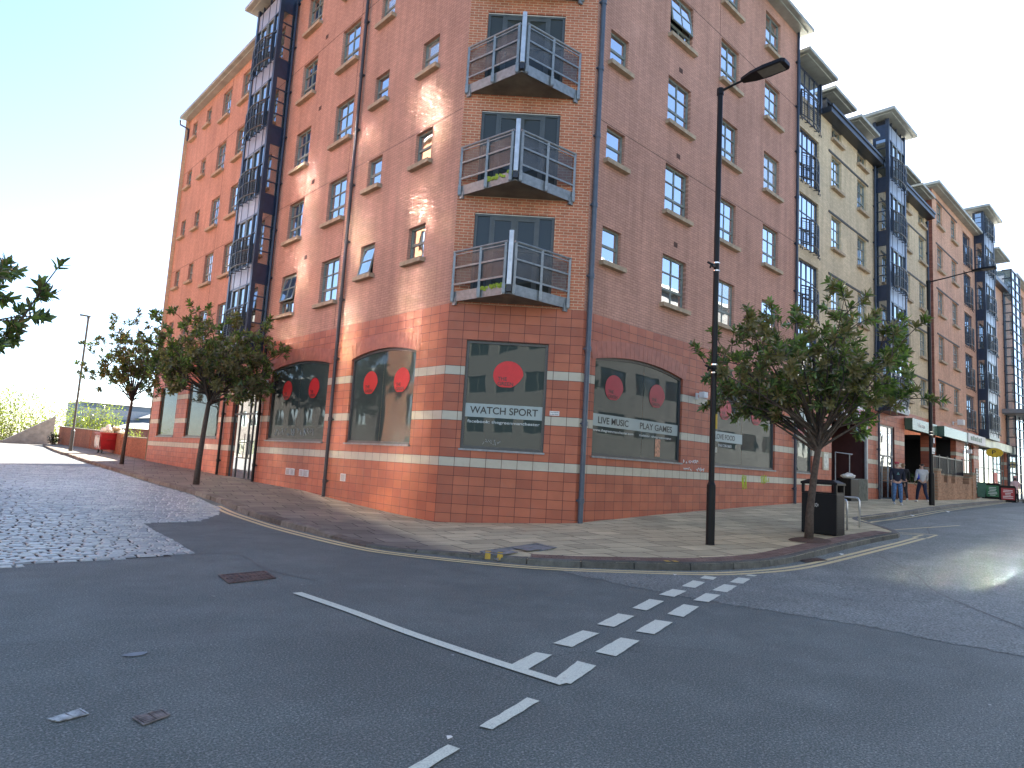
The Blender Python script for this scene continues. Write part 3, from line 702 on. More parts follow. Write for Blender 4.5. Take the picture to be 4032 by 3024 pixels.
p = MB(); p.quad((38.4, .15, 1), (40.8, .15, 1), (40.8, .15, 4.6), (38.4, .15, 4.6)); p.quad((42.35, .15, 1), (51, .15, 1), (51, .15, 4.6), (42.35, .15, 4.6)); p.build('pane', GLC, o)
p = MB(); p.box(47.4, 48.6, .1, .12, 1.2, 3.0); p.build('poster', plain('red_poster', (.6, .06, .03), .5, scale=3, var=.4), rt, t_)
p = MB(); p.box(41.2, 41.9, -.03, 0, 1.75, 3.1); o = p.build('number_panel', BLACK, rt, t_)
p = MB()
for k in range(7): p.box(41.3, 41.8, -.036, -.03, 1.82+k*.18, 1.93+k*.18)
p.build('panel_lines', WHITE, o)
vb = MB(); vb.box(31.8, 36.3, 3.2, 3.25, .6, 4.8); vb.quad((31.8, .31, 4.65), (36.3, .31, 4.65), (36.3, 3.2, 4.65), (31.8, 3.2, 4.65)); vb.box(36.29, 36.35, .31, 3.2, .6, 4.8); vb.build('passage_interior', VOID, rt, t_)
floodlight(t_, 35.6, 5.65, rt, 1.8); floodlight(t_, 38.0, 4.0, rt, 1.4)
mb = MB(); mb.tube([(40.3, 0, 4.4), (40.3, -1.35, 4.4)], .03, 6); o = mb.build('sign_bracket', BLACK, rt, t_)
P = [(-1.25+.38*math.cos(a)*1.25, 4.12+.3*math.sin(a)) for a in [2*PI*k/20 for k in range(20)]]
mb = MB(); n = len(P); mb.v = [(40.27, y, z) for y, z in P]+[(40.33, y, z) for y, z in P]; mb.f = [tuple(range(n)), tuple(range(2*n-1, n-1, -1))]+[(i, (i+1) % n, n+(i+1) % n, n+i) for i in range(n)]
o = mb.build('hanging_sign', plain('yellow_sign', (.65, .42, .02), .5), rt, t_)
text('P', .3, INK, rt, t_ @ Matrix.Translation((40.26, -1.38, 4.02)) @ Matrix.Rotation(-PI/2, 4, 'Z') @ Matrix.Translation((-.25, 0, 0)), width=.2, height=.25)

# ------------------------------------------------------------------ glass stair and the far red block
fb_ = PA+Vector((60, 0, 0)); fb = empty('far_red_building', tuple(fb_)); tag(fb, 'distant red brick block beside a tall pale glass staircase at the right edge', 'apartment building')
q_ = Matrix.Translation(-fb_) @ MR
g1 = MB(); g1.box(51.65, 55.0, -.6, .6, .9, 19.4); g1.build('glass_staircase', glass('stair_glass', (.25, .33, .35), .5), fb, q_)
f = MB()
for k in range(27): zz = .9+k*.71; f.box(51.6, 55.05, -.66, -.58, zz, zz+.06); f.box(51.58, 51.66, -.6, 0, zz, zz+.06)
for xx in (51.6, 53.2, 54.95): f.box(xx, xx+.08, -.67, -.57, .9, 19.4)
f.build('glazing_bars', NAVY, fb, q_)
canopy(q_, 50.2, 56.2, -1.9, 0, 7.6, fb, .4, 'porch_canopy', plain('grey_canopy', (.2, .21, .22), .5))
ops = []
for x in (56.0, 59.6, 63.2, 66.8, 70.4): ops += [(x, x+1.3, HR[n]-1.5, HR[n]) for n in range(5)]
wall('wall', q_, 55.0, 90, 0, 19.7, ops, BRP, fb)
for a, b, c, d in ops: window(q_, a, c, b-a, d-c, fb, 'six')
canopy(q_, 55.0, 90, -.55, .6, 19.7, fb, .22, 'eaves'); pipe(q_, 58.5, 1, 19.6, fb, m=NAVY); pipe(q_, 51.4, 1, 17.4, fb, m=NAVY)
mb = MB(); mb.quad((51.6, 12, -.4), (90, 12, -.4), (90, 12, 19.7), (51.6, 12, 19.7)); mb.quad((55, .5, 19.9), (90, .5, 19.9), (90, 12, 19.9), (55, 12, 19.9)); mb.build('rear_wall', BRP, fb, q_)

# ------------------------------------------------------------------ ground sheets
def asphalt(name, c0, c1, chip, cs, strength, stains=True):
    t = NT(name); v = t.tc()
    base = t.ramp(t.noise(.35, v, 4), (.3, c0), (.7, c1))
    n1 = t.noise(cs, v, 2, .6); sp = t.ramp(n1, (.50, 0.0), (.66, 1.0))
    c = t.mix(t.math('MULTIPLY', sp, chip), base, (.34, .34, .32))
    dk = t.ramp(t.noise(cs*1.7, v, 2), (.38, .45), (.56, 1.08)); c = t.mix(1, c, dk, 'MULTIPLY')
    st = t.ramp(t.noise(.8, v, 6, .7), (.45, .86), (.62, 1.06)); c = t.mix(1, c, st, 'MULTIPLY')
    cr = t.new('ShaderNodeTexVoronoi', feature='DISTANCE_TO_EDGE'); cr.inputs['Scale'].default_value = .42; wv = t.new('ShaderNodeTexNoise'); wv.inputs['Scale'].default_value = 1.6; wv.inputs['Detail'].default_value = 6; t.lk(v, wv.inputs['Vector'])
    va = t.new('ShaderNodeVectorMath', operation='ADD'); vs = t.new('ShaderNodeVectorMath', operation='SCALE'); vs.inputs['Scale'].default_value = .9; t.lk(wv.outputs['Color'], vs.inputs[0]); t.lk(v, va.inputs[0]); t.lk(vs.outputs[0], va.inputs[1]); t.lk(va.outputs[0], cr.inputs['Vector'])
    ck = t.math('MULTIPLY', t.math('LESS_THAN', cr.outputs['Distance'], .0035), t.ramp(t.noise(.22, v, 2), (.50, 0.0), (.58, 1.0))); c = t.mix(t.math('MULTIPLY', ck, .6 if chip > .8 else .35), c, (.03, .03, .03))
    ol = t.ramp(t.noise(.9, v, 3, .5, 1.5), (.70, 0.0), (.76, .35)); c = t.mix(ol, c, (.045, .045, .045))
    vo = t.new('ShaderNodeTexVoronoi'); vo.inputs['Scale'].default_value = 2.3; t.lk(v, vo.inputs['Vector'])
    w = t.math('LESS_THAN', vo.outputs['Distance'], .03); c = t.mix(t.math('MULTIPLY', w, .8), c, (.45, .45, .43))
    nb = t.bump(t.noise(cs*.8, v, 3), strength, .012); r = t.ramp(t.noise(2, v), (.3, .62), (.7, .78))
    return t.set(c, r, 0, .45, nb)
ASP = asphalt('asphalt', (.112, .136, .124), (.142, .168, .154), .7, 55, .8)
ASO = asphalt('old_asphalt', (.175, .198, .180), (.235, .26, .24), 1.0, 26, 1.3)
def sheet(name, xs, ys, zf, m, kind='structure'):
    me = bpy.data.meshes.new(name); V = [(x, y, zf(x, y)) for y in ys for x in xs]; n = len(xs)
    F = [(j*n+i, j*n+i+1, (j+1)*n+i+1, (j+1)*n+i) for j in range(len(ys)-1) for i in range(n-1)]
    me.from_pydata(V, [], F); o = link(name, me, m, smooth=True); return tag(o, kind=kind)
def steps(*seg):
    L = []
    for a, b, s in seg:
        n = max(1, round((b-a)/s)); L += [a+(b-a)*k/n for k in range(n)]
    L.append(seg[-1][1]); return L
SX = steps((-400, -60, 40), (-60, -10, 5), (-10, 60, 1), (60, 100, 4), (100, 900, 80)); SY = steps((-400, -60, 40), (-60, -10, 5), (-10, 90, 1), (90, 200, 8), (200, 900, 70))
sheet('road', SX, SY, g, ASP)
def smooth(P, n=6):
    out = []
    for i in range(len(P)-1):
        p0, p1, p2, p3 = P[max(i-1, 0)], P[i], P[i+1], P[min(i+2, len(P)-1)]
        for k in range(n):
            t = k/n; out.append(tuple(.5*((2*b)+(-a+c)*t+(2*a-5*b+4*c-d)*t*t+(-a+3*b-3*c+d)*t**3) for a, b, c, d in zip(p0, p1, p2, p3)))
    out.append(tuple(P[-1])); return out
def strip(name, P, w, m, dz, extra=None, wob=0):
    mb = MB(); q = random.Random(3)
    for a, b in zip(P, P[1:]):
        d = Vector((b[0]-a[0], b[1]-a[1], 0)).normalized(); nn = Vector((-d.y, d.x, 0))*w/2
        mb.quad(*[(p[0]+s*nn.x, p[1]+s*nn.y, g(p[0]+s*nn.x, p[1]+s*nn.y)+dz) for p, s in ((a, 1), (a, -1), (b, -1), (b, 1))])
    return mb
# old coarse surface on the right, its ragged edge towards the new asphalt
EDGE = [(7.77, 6.9), (7.72, 5.9), (7.76, 5.0), (7.82, 4.3), (8.02, 3.6), (8.14, 3.1), (8.23, 2.6), (8.21, 2.0), (8.3, 1.3), (8.36, .3), (8.3, -1.5), (8.5, -4)]
q = random.Random(11); ED = [(x+q.uniform(-.045, .045), y+q.uniform(-.03, .03)) for x, y in smooth(EDGE, 9)]
me = MB(); xs = steps((0, 1, .25))
XR = steps((9, 60, 1), (60, 120, 6))
for (a, b) in zip(ED, ED[1:]):
    row0 = [(a[0], a[1])]+[(x, a[1]) for x in XR]; row1 = [(b[0], b[1])]+[(x, b[1]) for x in XR]
    for k in range(len(XR)): me.quad(*[(p[0], p[1], g(*p)+.004) for p in (row0[k], row1[k], row1[k+1], row0[k+1])])
tag(me.build('worn_road_surface', ASO), kind='structure')
for i, P in enumerate(([(15.5, 4.9), (13.4, 3.6), (11.8, 2.9), (10.0, 1.6), (9, .6)], [(22, 4.4), (26, 3.6), (34, 3.3)], [(21, 5.3), (24, 5.9), (30, 5.4)])):
    tag(strip('', smooth(P), .035, None, .008).build('road_seam', plain('seam', (.035, .035, .035) if i else (.16, .16, .15), .9)), kind='structure')
tag(strip('', smooth([(2.6, 10.4), (4.1, 10.0), (4.0, 8.6), (4.2, 7.6)]), .02, None, .005).build('road_seam', MT['seam']), kind='structure')

# setts: individual stones in courses across the side street
LB = [(-9, 9.75), (1.35, 9.84), (2.18, 9.95), (3.68, 10.3), (3.84, 11.6), (3.95, 13), (4.1, 14.2), (5.2, 14.37), (6.05, 15.6)]
def sett_lim(y):    # right hand limit of the setts at this y
    if y < 14.2: return interp(y, [(9.9, 2.0), (10.3, 3.68), (11.6, 3.84), (13, 3.95), (14.2, 4.1)])
    if y < 15.6: return interp(y, [(14.2, 4.2), (14.37, 5.2), (15.6, 6.0)])
    return interp(y, [(15.6, 6.0), (17, 6.6), (20.7, 7.2), (24.3, 7.32), (28, 7.5), (33, 7.7), (38, 7.85), (44, 8.3)])
st = MB(); q = random.Random(5); y = 9.78
while y < 34:
    dy = .118 if y < 22 else .16; x = -.95+q.uniform(0, .1); lim = sett_lim(y+dy/2)
    if y < 9.9: lim = 1.6
    while x < lim-.08:
        w = q.uniform(.15, .27) if y < 22 else q.uniform(.2, .3); x2 = min(x+w, lim); yy = y+.045*math.sin((x+y)*.8); h = .012+q.uniform(0, .012)
        z = g(x, yy); a, b, c, d = x+.008, x2-.008, yy+.007, yy+dy-.007; e = .020; tl = q.uniform(-.004, .004)
        n = len(st.v)
        st.v += [(a, c, z-.01), (b, c, z-.01), (b, d, z-.01), (a, d, z-.01), (a+e, c+e, z+h+tl), (b-e, c+e, z+h-tl), (b-e, d-e, z+h), (a+e, d-e, z+h)]
        st.f += [(n+4, n+5, n+6, n+7), (n, n+1, n+5, n+4), (n+1, n+2, n+6, n+5), (n+2, n+3, n+7, n+6), (n+3, n, n+4, n+7)]
        x = x2
    y += dy
t = NT('granite_setts'); geo = t.new('ShaderNodeNewGeometry'); c = t.ramp(geo.outputs['Random Per Island'], (.0, (.26, .275, .275)), (.5, (.37, .385, .38)), (1, (.50, .50, .46)))
c = t.mix(1, c, t.ramp(t.noise(25), (.3, .8), (.7, 1.15)), 'MULTIPLY'); SETT = t.set(c, t.ramp(t.noise(40), (.3, .28), (.7, .5)), 0, .8, t.bump(t.noise(50), .3, .006))
tag(st.build('setts', SETT), kind='structure')
sheet('sett_bed', steps((-.9, 3.3, .6)), steps((10.05, 34, 1)), lambda x, y: g(x, y)+.0025, plain('sett_bed_grit', (.02, .019, .018), .95))
t = NT('distant_setts'); b = t.new('ShaderNodeTexBrick'); t.lk(t.tc(), b.inputs['Vector'])
for k, v in (('Scale', 1), ('Mortar Size', .012), ('Mortar Smooth', .5), ('Brick Width', .22), ('Row Height', .13)): b.inputs[k].default_value = v
b.inputs['Color1'].default_value = (.15, .15, .14, 1); b.inputs['Color2'].default_value = (.22, .21, .19, 1); b.inputs['Mortar'].default_value = (.04, .04, .035, 1)
FS = t.set(b.outputs[0], .6, 0, .5, t.bump(b.outputs['Fac'], .6, -.01))
mb = MB(); YS = steps((34, 80, 1))
for a, b_2 in zip(YS, YS[1:]):
    for k in range(4):
        f0, f1 = k/4, (k+1)/4; P = []
        for (f, yy) in ((f0, a), (f1, a), (f1, b_2), (f0, b_2)):
            xx = -7+(interp(yy, [(33, 7.7), (38, 7.85), (44, 8.3), (52.6, 9.0), (68, 10.9), (80, 13)])+7)*f; P.append((xx, yy, g(xx, yy)+.004))
        mb.quad(*P)
tag(mb.build('setts_beyond', FS), kind='structure')
tag(strip('', smooth([(-3, 16.0), (2.1, 16.44), (3.5, 16.6), (6.1, 16.0)]), .03, None, .02).build('drainage_slot', plain('iron_slot', (.03, .025, .022), .7)), kind='structure')

# kerb line, pavement
KR = [(10.25, 5.76), (10.95, 5.56), (11.61, 5.45), (12.34, 5.42), (13.4, 5.49), (15.0, 5.56), (16.37, 5.60), (17.99, 5.62), (19.2, 5.55), (19.65, 5.66), (20.8, 6.42), (22.41, 7.60), (25.6, 7.52), (29.81, 7.55), (38.72, 8.04), (49.97, 8.84), (62, 9.7), (90, 9.8)]
KL = [(14.0, 82), (12.6, 75), (11.13, 68.4), (9.2, 52.65), (8.47, 43.98), (8.03, 37.69), (7.82, 33.05), (7.62, 28.14), (7.44, 24.28), (7.30, 20.73), (6.98, 17.7), (6.62, 15.6), (6.48, 13.8), (6.46, 12.25), (6.40, 11.04), (6.40, 10.05), (6.70, 9.32), (7.09, 8.76), (7.41, 8.13), (7.76, 7.46), (8.27, 6.93), (8.89, 6.48), (9.52, 6.10)]
def kh(x, y):      # the kerb drops for the crossing at the corner
    return interp(y, [(6.3, .112), (7.0, .095), (7.46, .085), (8.13, .07), (8.76, .048), (9.3, .032), (10.2, .034), (11.0, .05), (12.2, .1), (13, .112)]) if x < 9 else .112
WL = [(13.6, 82, 1.0), (13.3, 75, .97), (12.9, 68, .92), (12.2, 58, .86), (11.6, 50, .80), (11.2, 44, .73), (11.0, 39, .61), (10.87, 36, .56), (10.83, 32, .49), (10.79, 28, .42), (10.75, 24.3, .35), (10.6, 20.7, .31), (10.5, 18, .17), (10.42, 15.6, .08), (10.36, 14, .04), (10.34, 13.26, .03), (10.5, 13.08, .035), (10.8, 12.8, .05), (11.1, 12.5, .07), (11.5, 12.1, .1), (12, 11.65, .13), (12.4, 11.25, .16), (12.7, 10.97, .19)]
WR = [(12.9, 10.89, .2), (13.3, 10.89, .22), (13.8, 10.89, .25), (14.4, 10.89, .27), (15.2, 10.89, .31), (16.4, 10.89, .37), (17.5, 10.89, .41), (18.8, 10.89, .47), (19.8, 10.89, .50), (20.3, 10.89, .52), (21.5, 10.89, .57), (23.2, 10.89, .63), (26, 10.89, .72), (30, 11.2, .82), (39, 11.2, .95), (50, 10.89, 1.09), (62, 10.89, 1.15), (90, 10.89, 1.18)]
KP = KL+KR; WP = WL+WR
pv = MB(); NS = 10; rows = []
for i in range(len(KP)-1):
    m_ = 4
    for k in range(m_):
        t_2 = k/m_; kk = [KP[i][j]+(KP[i+1][j]-KP[i][j])*t_2 for j in range(2)]; ww = [WP[i][j]+(WP[i+1][j]-WP[i][j])*t_2 for j in range(3)]; rows.append((kk, ww))
rows.append((list(KP[-1]), list(WP[-1])))
for kk, ww in rows:
    kz = g(*kk)+kh(*kk)
    for j in range(NS+1):
        f = j/NS; pv.v.append((kk[0]+(ww[0]-kk[0])*f*1.0, kk[1]+(ww[1]-kk[1])*f, kz+(ww[2]-kz)*f))
for i in range(len(rows)-1):
    for j in range(NS): a = i*(NS+1)+j; pv.f.append((a, a+NS+1, a+NS+2, a+1))
def flags(name, ang, w, h, c1, c2, mort, off=.5, lite=True):
    t = NT(name); mp = t.new('ShaderNodeMapping'); mp.inputs['Rotation'].default_value = (0, 0, ang); t.lk(t.tc(), mp.inputs[0])
    wp = t.new('ShaderNodeVectorMath', operation='ADD'); nz = t.new('ShaderNodeTexNoise'); nz.inputs['Scale'].default_value = .9; t.lk(t.tc(), nz.inputs[0])
    sc = t.new('ShaderNodeVectorMath', operation='SCALE'); sc.inputs['Scale'].default_value = .06; t.lk(nz.outputs['Color'], sc.inputs[0]); t.lk(mp.outputs[0], wp.inputs[0]); t.lk(sc.outputs[0], wp.inputs[1])
    b = t.new('ShaderNodeTexBrick', offset=off, offset_frequency=2, squash=.8, squash_frequency=3); t.lk(wp.outputs[0], b.inputs['Vector'])
    for k, v in (('Scale', 1), ('Mortar Size', .013), ('Mortar Smooth', .2), ('Brick Width', w), ('Row Height', h)): b.inputs[k].default_value = v
    b.inputs['Color1'].default_value = (*c1, 1); b.inputs['Color2'].default_value = (*c2, 1); b.inputs['Mortar'].default_value = (*mort, 1)
    c = t.mix(1, b.outputs[0], t.ramp(t.noise(.9, detail=6, rough=.65), (.3, .72), (.7, 1.12)), 'MULTIPLY'); c = t.mix(1, c, t.ramp(t.noise(45, detail=2), (.3, .9), (.7, 1.08)), 'MULTIPLY')
    if lite:      # newer, paler sandstone laid round the corner
        sx = t.new('ShaderNodeSeparateXYZ'); t.lk(t.tc(), sx.inputs[0]); e = t.math('ADD', sx.outputs[0], t.math('MULTIPLY', sx.outputs[1], -.25)); k = t.ramp(t.math('DIVIDE', e, 20), (.245, 0.0), (.275, 1.0))
        c = t.mix(k, c, t.mix(1, c, (2.55, 2.55, 2.05), 'MULTIPLY'))
    return t.set(c, .8, 0, .35, t.bump(t.math('SUBTRACT', t.math('MULTIPLY', t.noise(30), .3), b.outputs['Fac']), .6, .008))
FLAG = flags('york_stone_flags', math.radians(15), .85, .56, (.17, .145, .115), (.25, .215, .17), (.03, .025, .02))
pave = tag(pv.build('pavement', FLAG, smooth=True), kind='structure')
BV = BVHTree.FromPolygons([Vector(p) for p in pv.v], pv.f)
def pz(x, y):
    h = BV.ray_cast(Vector((x, y, 10)), Vector((0, 0, -1)))
    return h[0].z if h[0] is not None else g(x, y)
# kerb stones: rough gritstone on the side street, squared blocks round the corner
def kerb(P, L, w, jit, name, m, hh=.125, seed=1):
    P = smooth(P, 4); q = random.Random(seed); mb = MB(); cum = [0]
    for a, b in zip(P, P[1:]): cum.append(cum[-1]+math.hypot(b[0]-a[0], b[1]-a[1]))
    def at(s):
        s = max(0, min(s, cum[-1]-1e-6))
        for i in range(len(cum)-1):
            if s <= cum[i+1]: t = (s-cum[i])/(cum[i+1]-cum[i]); return [P[i][j]+(P[i+1][j]-P[i][j])*t for j in range(2)]
        return P[-1]
    s = 0
    while s < cum[-1]-.1:
        l = L*q.uniform(.85, 1.15); e = min(s+l, cum[-1]); K = 3; dj = q.uniform(-jit, jit); dz = q.uniform(-jit*.5, jit*.5); prof = []
        for k in range(K+1):
            ss = s+.008+(e-s-.016)*k/K; a = at(ss); b = at(ss+.05); d = Vector((b[0]-a[0], b[1]-a[1])).normalized(); n = Vector((-d.y, d.x))   # n points to the building on this polyline direction
            z = g(a[0], a[1]); hh = kh(a[0], a[1])+.012; wv = q.uniform(-jit, jit)*.4; prof.append([(a[0]-n.x*(.012+dj+wv), a[1]-n.y*(.012+dj+wv), z-.05), (a[0]-n.x*(dj+wv), a[1]-n.y*(dj+wv), z+hh-min(.025, hh*.4)+dz), (a[0]+n.x*.025, a[1]+n.y*.025, z+hh+dz), (a[0]+n.x*w, a[1]+n.y*w, z+hh+dz*.5), (a[0]+n.x*w, a[1]+n.y*w, z-.05)])
        n0 = len(mb.v)
        for p in prof: mb.v += p
        for k in range(K):
            for j in range(4): a = n0+k*5+j; mb.f.append((a, a+5, a+6, a+1))
        mb.f.append(tuple(n0+j for j in range(5))); mb.f.append(tuple(n0+K*5+j for j in reversed(range(5)))); s = e
    return tag(mb.build(name, m), kind='structure')
def kmat(name, a, b):
    t = NT(name); geo = t.new('ShaderNodeNewGeometry'); c = t.ramp(geo.outputs['Random Per Island'], (0, a), (1, b)); c = t.mix(1, c, t.ramp(t.noise(7, detail=5, rough=.7), (.3, .6), (.7, 1.2)), 'MULTIPLY')
    return t.set(c, .85, 0, .3, t.bump(t.noise(18, detail=4), .7, .015))
i0 = KL.index((6.40, 10.05))
kerb(KL[:i0+1], .55, .22, .018, 'kerb', kmat('gritstone_kerb', (.13, .10, .08), (.24, .20, .16)), .12, 4)
kerb(KL[i0:]+KR[:9], .95, .16, .003, 'kerb', kmat('granite_kerb', (.085, .083, .072), (.15, .145, .125)), .128, 5)
kerb(KR[8:], .9, .16, .003, 'kerb', MT.get('gk') or kmat('far_kerb', (.15, .14, .125), (.2, .19, .17)), .128, 6)
# strip of small red pavers behind the corner kerb
t = NT('red_pavers'); mp = t.new('ShaderNodeMapping'); mp.inputs['Rotation'].default_value = (0, 0, math.radians(38)); t.lk(t.tc(), mp.inputs[0]); b = t.new('ShaderNodeTexBrick'); t.lk(mp.outputs[0], b.inputs['Vector'])
for k, v in (('Scale', 1), ('Mortar Size', .006), ('Brick Width', .2), ('Row Height', .1)): b.inputs[k].default_value = v
b.inputs['Color1'].default_value = (.19, .11, .085, 1); b.inputs['Color2'].default_value = (.27, .18, .14, 1); b.inputs['Mortar'].default_value = (.08, .05, .04, 1)
RP = t.set(t.mix(1, b.outputs[0], t.ramp(t.noise(2), (.3, .7), (.7, 1.1)), 'MULTIPLY'), .85, 0, .3, t.bump(b.outputs['Fac'], .4, -.006))
def off_strip(P, d0, d1, dz, name, m):
    P = smooth(P, 4); mb = MB(); pts = []
    for i, p in enumerate(P):
        a = P[max(i-1, 0)]; b = P[min(i+1, len(P)-1)]; d = Vector((b[0]-a[0], b[1]-a[1])).normalized(); n = Vector((-d.y, d.x)); pts.append(((p[0]+n.x*d0, p[1]+n.y*d0), (p[0]+n.x*d1, p[1]+n.y*d1)))
    f = (lambda x, y: pz(x, y)+dz) if d0 > 0 else (lambda x, y: g(x, y)+dz)
    for (a, b), (c, d) in zip(pts, pts[1:]): mb.quad(*[(p[0], p[1], f(*p)) for p in (a, b, d, c)])
    return tag(mb.build(name, m), kind='structure')
off_strip(KL[i0+4:]+KR[:9], .17, .55, .008, 'paver_strip', RP)
W2 = MB(); Y2 = steps((7.0, 80, 2))
for a, b_5 in zip(Y2, Y2[1:]):
    W2.quad((-6, a, g(0, a)+.14), (-1, a, g(0, a)+.12), (-1, b_5, g(0, b_5)+.12), (-6, b_5, g(0, b_5)+.14)); W2.quad((-1, a, g(0, a)-.05), (-1, b_5, g(0, b_5)-.05), (-1, b_5, g(0, b_5)+.12), (-1, a, g(0, a)+.12))
tag(W2.build('pavement', FLAG), kind='structure')
# yellow lines, white markings
def paint(name, c, wear=.5, sc=9):
    t = NT(name); m = t.ramp(t.noise(sc, detail=9, rough=.85), (.34, 0.0), (.34+.25*wear, 1.0)); n = t.ramp(t.noise(90, detail=2), (.3, .75), (.6, 1.0))
    c2 = t.mix(m, tuple(x*.55+.03 for x in c), c); return t.set(t.mix(1, c2, n, 'MULTIPLY'), .7, 0, .4)
YP = paint('yellow_line_paint', (.72, .60, .34), .25); WPT = paint('white_line_paint', (.70, .72, .60), .5, 26)
YO = [(11.4, 68.2), (9.0, 52.6), (8.2, 44), (7.76, 37.7), (7.5, 33), (7.3, 28.1), (7.05, 24.2), (6.9, 20.6), (6.60, 17.6), (6.29, 15.72), (6.1, 13.18), (6.06, 11.54), (6.10, 10.14), (6.29, 9.19), (7.04, 7.77), (7.77, 6.89), (9.05, 5.97), (10.1, 5.39), (11.54, 5.07), (12.98, 5.03), (14.74, 5.04), (17.2, 5.08), (19.76, 5.10)]
YO = smooth(YO[8:], 6)
YI = [(20.95, 5.1), (20.65, 5.85), (22.65, 7.3), (25.87, 7.1), (36.12, 7.45), (48.0, 8.45), (60, 9.45)]
mb = MB()
for P, off in ((YO, 0), (YO, .17)):
    pts = []
    for i, p in enumerate(P):
        a = P[max(i-1, 0)]; b = P[min(i+1, len(P)-1)]; d = Vector((b[0]-a[0], b[1]-a[1])).normalized(); n = Vector((-d.y, d.x)); pts.append(((p[0]+n.x*(off-.05), p[1]+n.y*(off-.05)), (p[0]+n.x*(off+.05), p[1]+n.y*(off+.05))))
    for (a, b), (c, d) in zip(pts, pts[1:]): mb.quad(*[(p[0], p[1], g(*p)+.009) for p in (a, b, d, c)])
for P in (smooth([(19.85, 5.07), (20.9, 5.1), (20.8, 5.45), (20.3, 6.3)], 1), smooth([(19.7, 5.35), (20.6, 5.35), (20.0, 6.0)], 1), smooth([(21.2, 6.2), (24.4, 5.35)], 3), smooth([(20.6, 6.2), (22.65, 7.33), (25.87, 7.08), (36.12, 7.45), (48, 8.4), (60, 9.4)], 6), smooth([(21.9, 7.3), (25.9, 7.28), (36.12, 7.66), (48, 8.6), (60, 9.6)], 6)):
    for (a, b) in zip(P, P[1:]):
        d = Vector((b[0]-a[0], b[1]-a[1])).normalized(); n = Vector((-d.y, d.x))*.035
        mb.quad(*[(x, y, g(x, y)+.0095) for x, y in ((a[0]+n.x, a[1]+n.y), (a[0]-n.x, a[1]-n.y), (b[0]-n.x, b[1]-n.y), (b[0]+n.x, b[1]+n.y))])
tag(mb.build('yellow_lines', YP), kind='structure')
D1 = [[(3.81, 3.82), (3.86, 3.67), (4.31, 3.83), (4.25, 3.96)], [(4.59, 4.07), (4.64, 3.9), (5.24, 4.08), (5.19, 4.24)], [(5.52, 4.33), (5.58, 4.16), (6.19, 4.35), (6.13, 4.52)], [(6.52, 4.62), (6.56, 4.45), (7.23, 4.66), (7.17, 4.83)], [(7.54, 4.94), (7.6, 4.75), (8.14, 4.90), (8.08, 5.08)], [(8.42, 5.15), (8.47, 4.97), (9.07, 5.16), (9.03, 5.34)], [(9.33, 5.4), (9.40, 5.22), (9.69, 5.32), (9.65, 5.50)],
      [(3.85, 3.39), (3.87, 3.25), (4.39, 3.43), (4.36, 3.6)], [(4.7, 3.69), (4.75, 3.51), (5.36, 3.7), (5.3, 3.87)], [(5.63, 3.94), (5.7, 3.77), (6.32, 3.96), (6.25, 4.13)], [(6.63, 4.23), (6.66, 4.04), (7.34, 4.25), (7.3, 4.43)], [(7.64, 4.51), (7.72, 4.34), (8.33, 4.51), (8.25, 4.68)], [(8.55, 4.76), (8.6, 4.57), (9.25, 4.76), (9.2, 4.93)], [(9.47, 4.99), (9.52, 4.81), (10.1, 4.98), (10.04, 5.15)], [(10.33, 5.19), (10.38, 5.05), (10.53, 5.08), (10.5, 5.20)],
      [(2.82, 3.05), (2.85, 2.97), (3.43, 3.14), (3.41, 3.23)], [(1.93, 2.78), (1.96, 2.70), (2.53, 2.88), (2.51, 2.96)], [(1.0, 2.5), (1.03, 2.42), (1.62, 2.6), (1.6, 2.69)]]
mb = MB()
def fine(P, k=8):     # subdivide a quad lengthwise and jitter its sides a little, worn thermoplastic
    a, b, c, d = P; L0 = []; L1 = []
    for i in range(k+1):
        t = i/k; j = rnd.uniform(-.004, .004); L0.append((a[0]+(d[0]-a[0])*t, a[1]+(d[1]-a[1])*t+j)); j = rnd.uniform(-.004, .004); L1.append((b[0]+(c[0]-b[0])*t, b[1]+(c[1]-b[1])*t+j))
    for i in range(k): mb.quad(*[(x, y, g(x, y)+.009) for x, y in (L0[i], L1[i], L1[i+1], L0[i+1])])
for P in D1: fine(P)
LN = smooth([(3.65, 7.03), (3.70, 6.0), (3.71, 5.0), (3.77, 4.0), (3.84, 3.28)], 5)
for a, b in zip(LN, LN[1:]): mb.quad(*[(x, y, .0105) for x, y in ((a[0]-.055, a[1]), (b[0]-.055, b[1]), (b[0]+.055, b[1]), (a[0]+.055, a[1]))])
tag(mb.build('white_road_markings', WPT), kind='structure')
mb = MB()
for (x, y) in ((9.62, 6.14), (9.75, 6.07), (7.53, 7.90), (7.43, 8.08)):
    n = Vector((-.55, -.83)) if x > 9 else Vector((-.7, -.7)); tt = Vector((n.y, -n.x))*.045
    a = Vector((x, y)); p0, p1 = a+tt, a-tt; z = g(x, y)
    o_, i_ = n*.016, -n*.12
    mb.quad((p0.x+o_.x, p0.y+o_.y, z+.02), (p1.x+o_.x, p1.y+o_.y, z+.02), (p1.x+o_.x, p1.y+o_.y, z+.115), (p0.x+o_.x, p0.y+o_.y, z+.115)); mb.quad((p0.x+o_.x, p0.y+o_.y, z+.132), (p1.x+o_.x, p1.y+o_.y, z+.132), (p1.x+i_.x, p1.y+i_.y, z+.134), (p0.x+i_.x, p0.y+i_.y, z+.134))
tag(mb.build('kerb_marks', paint('kerb_yellow', (.55, .36, .06), .6)), kind='structure')

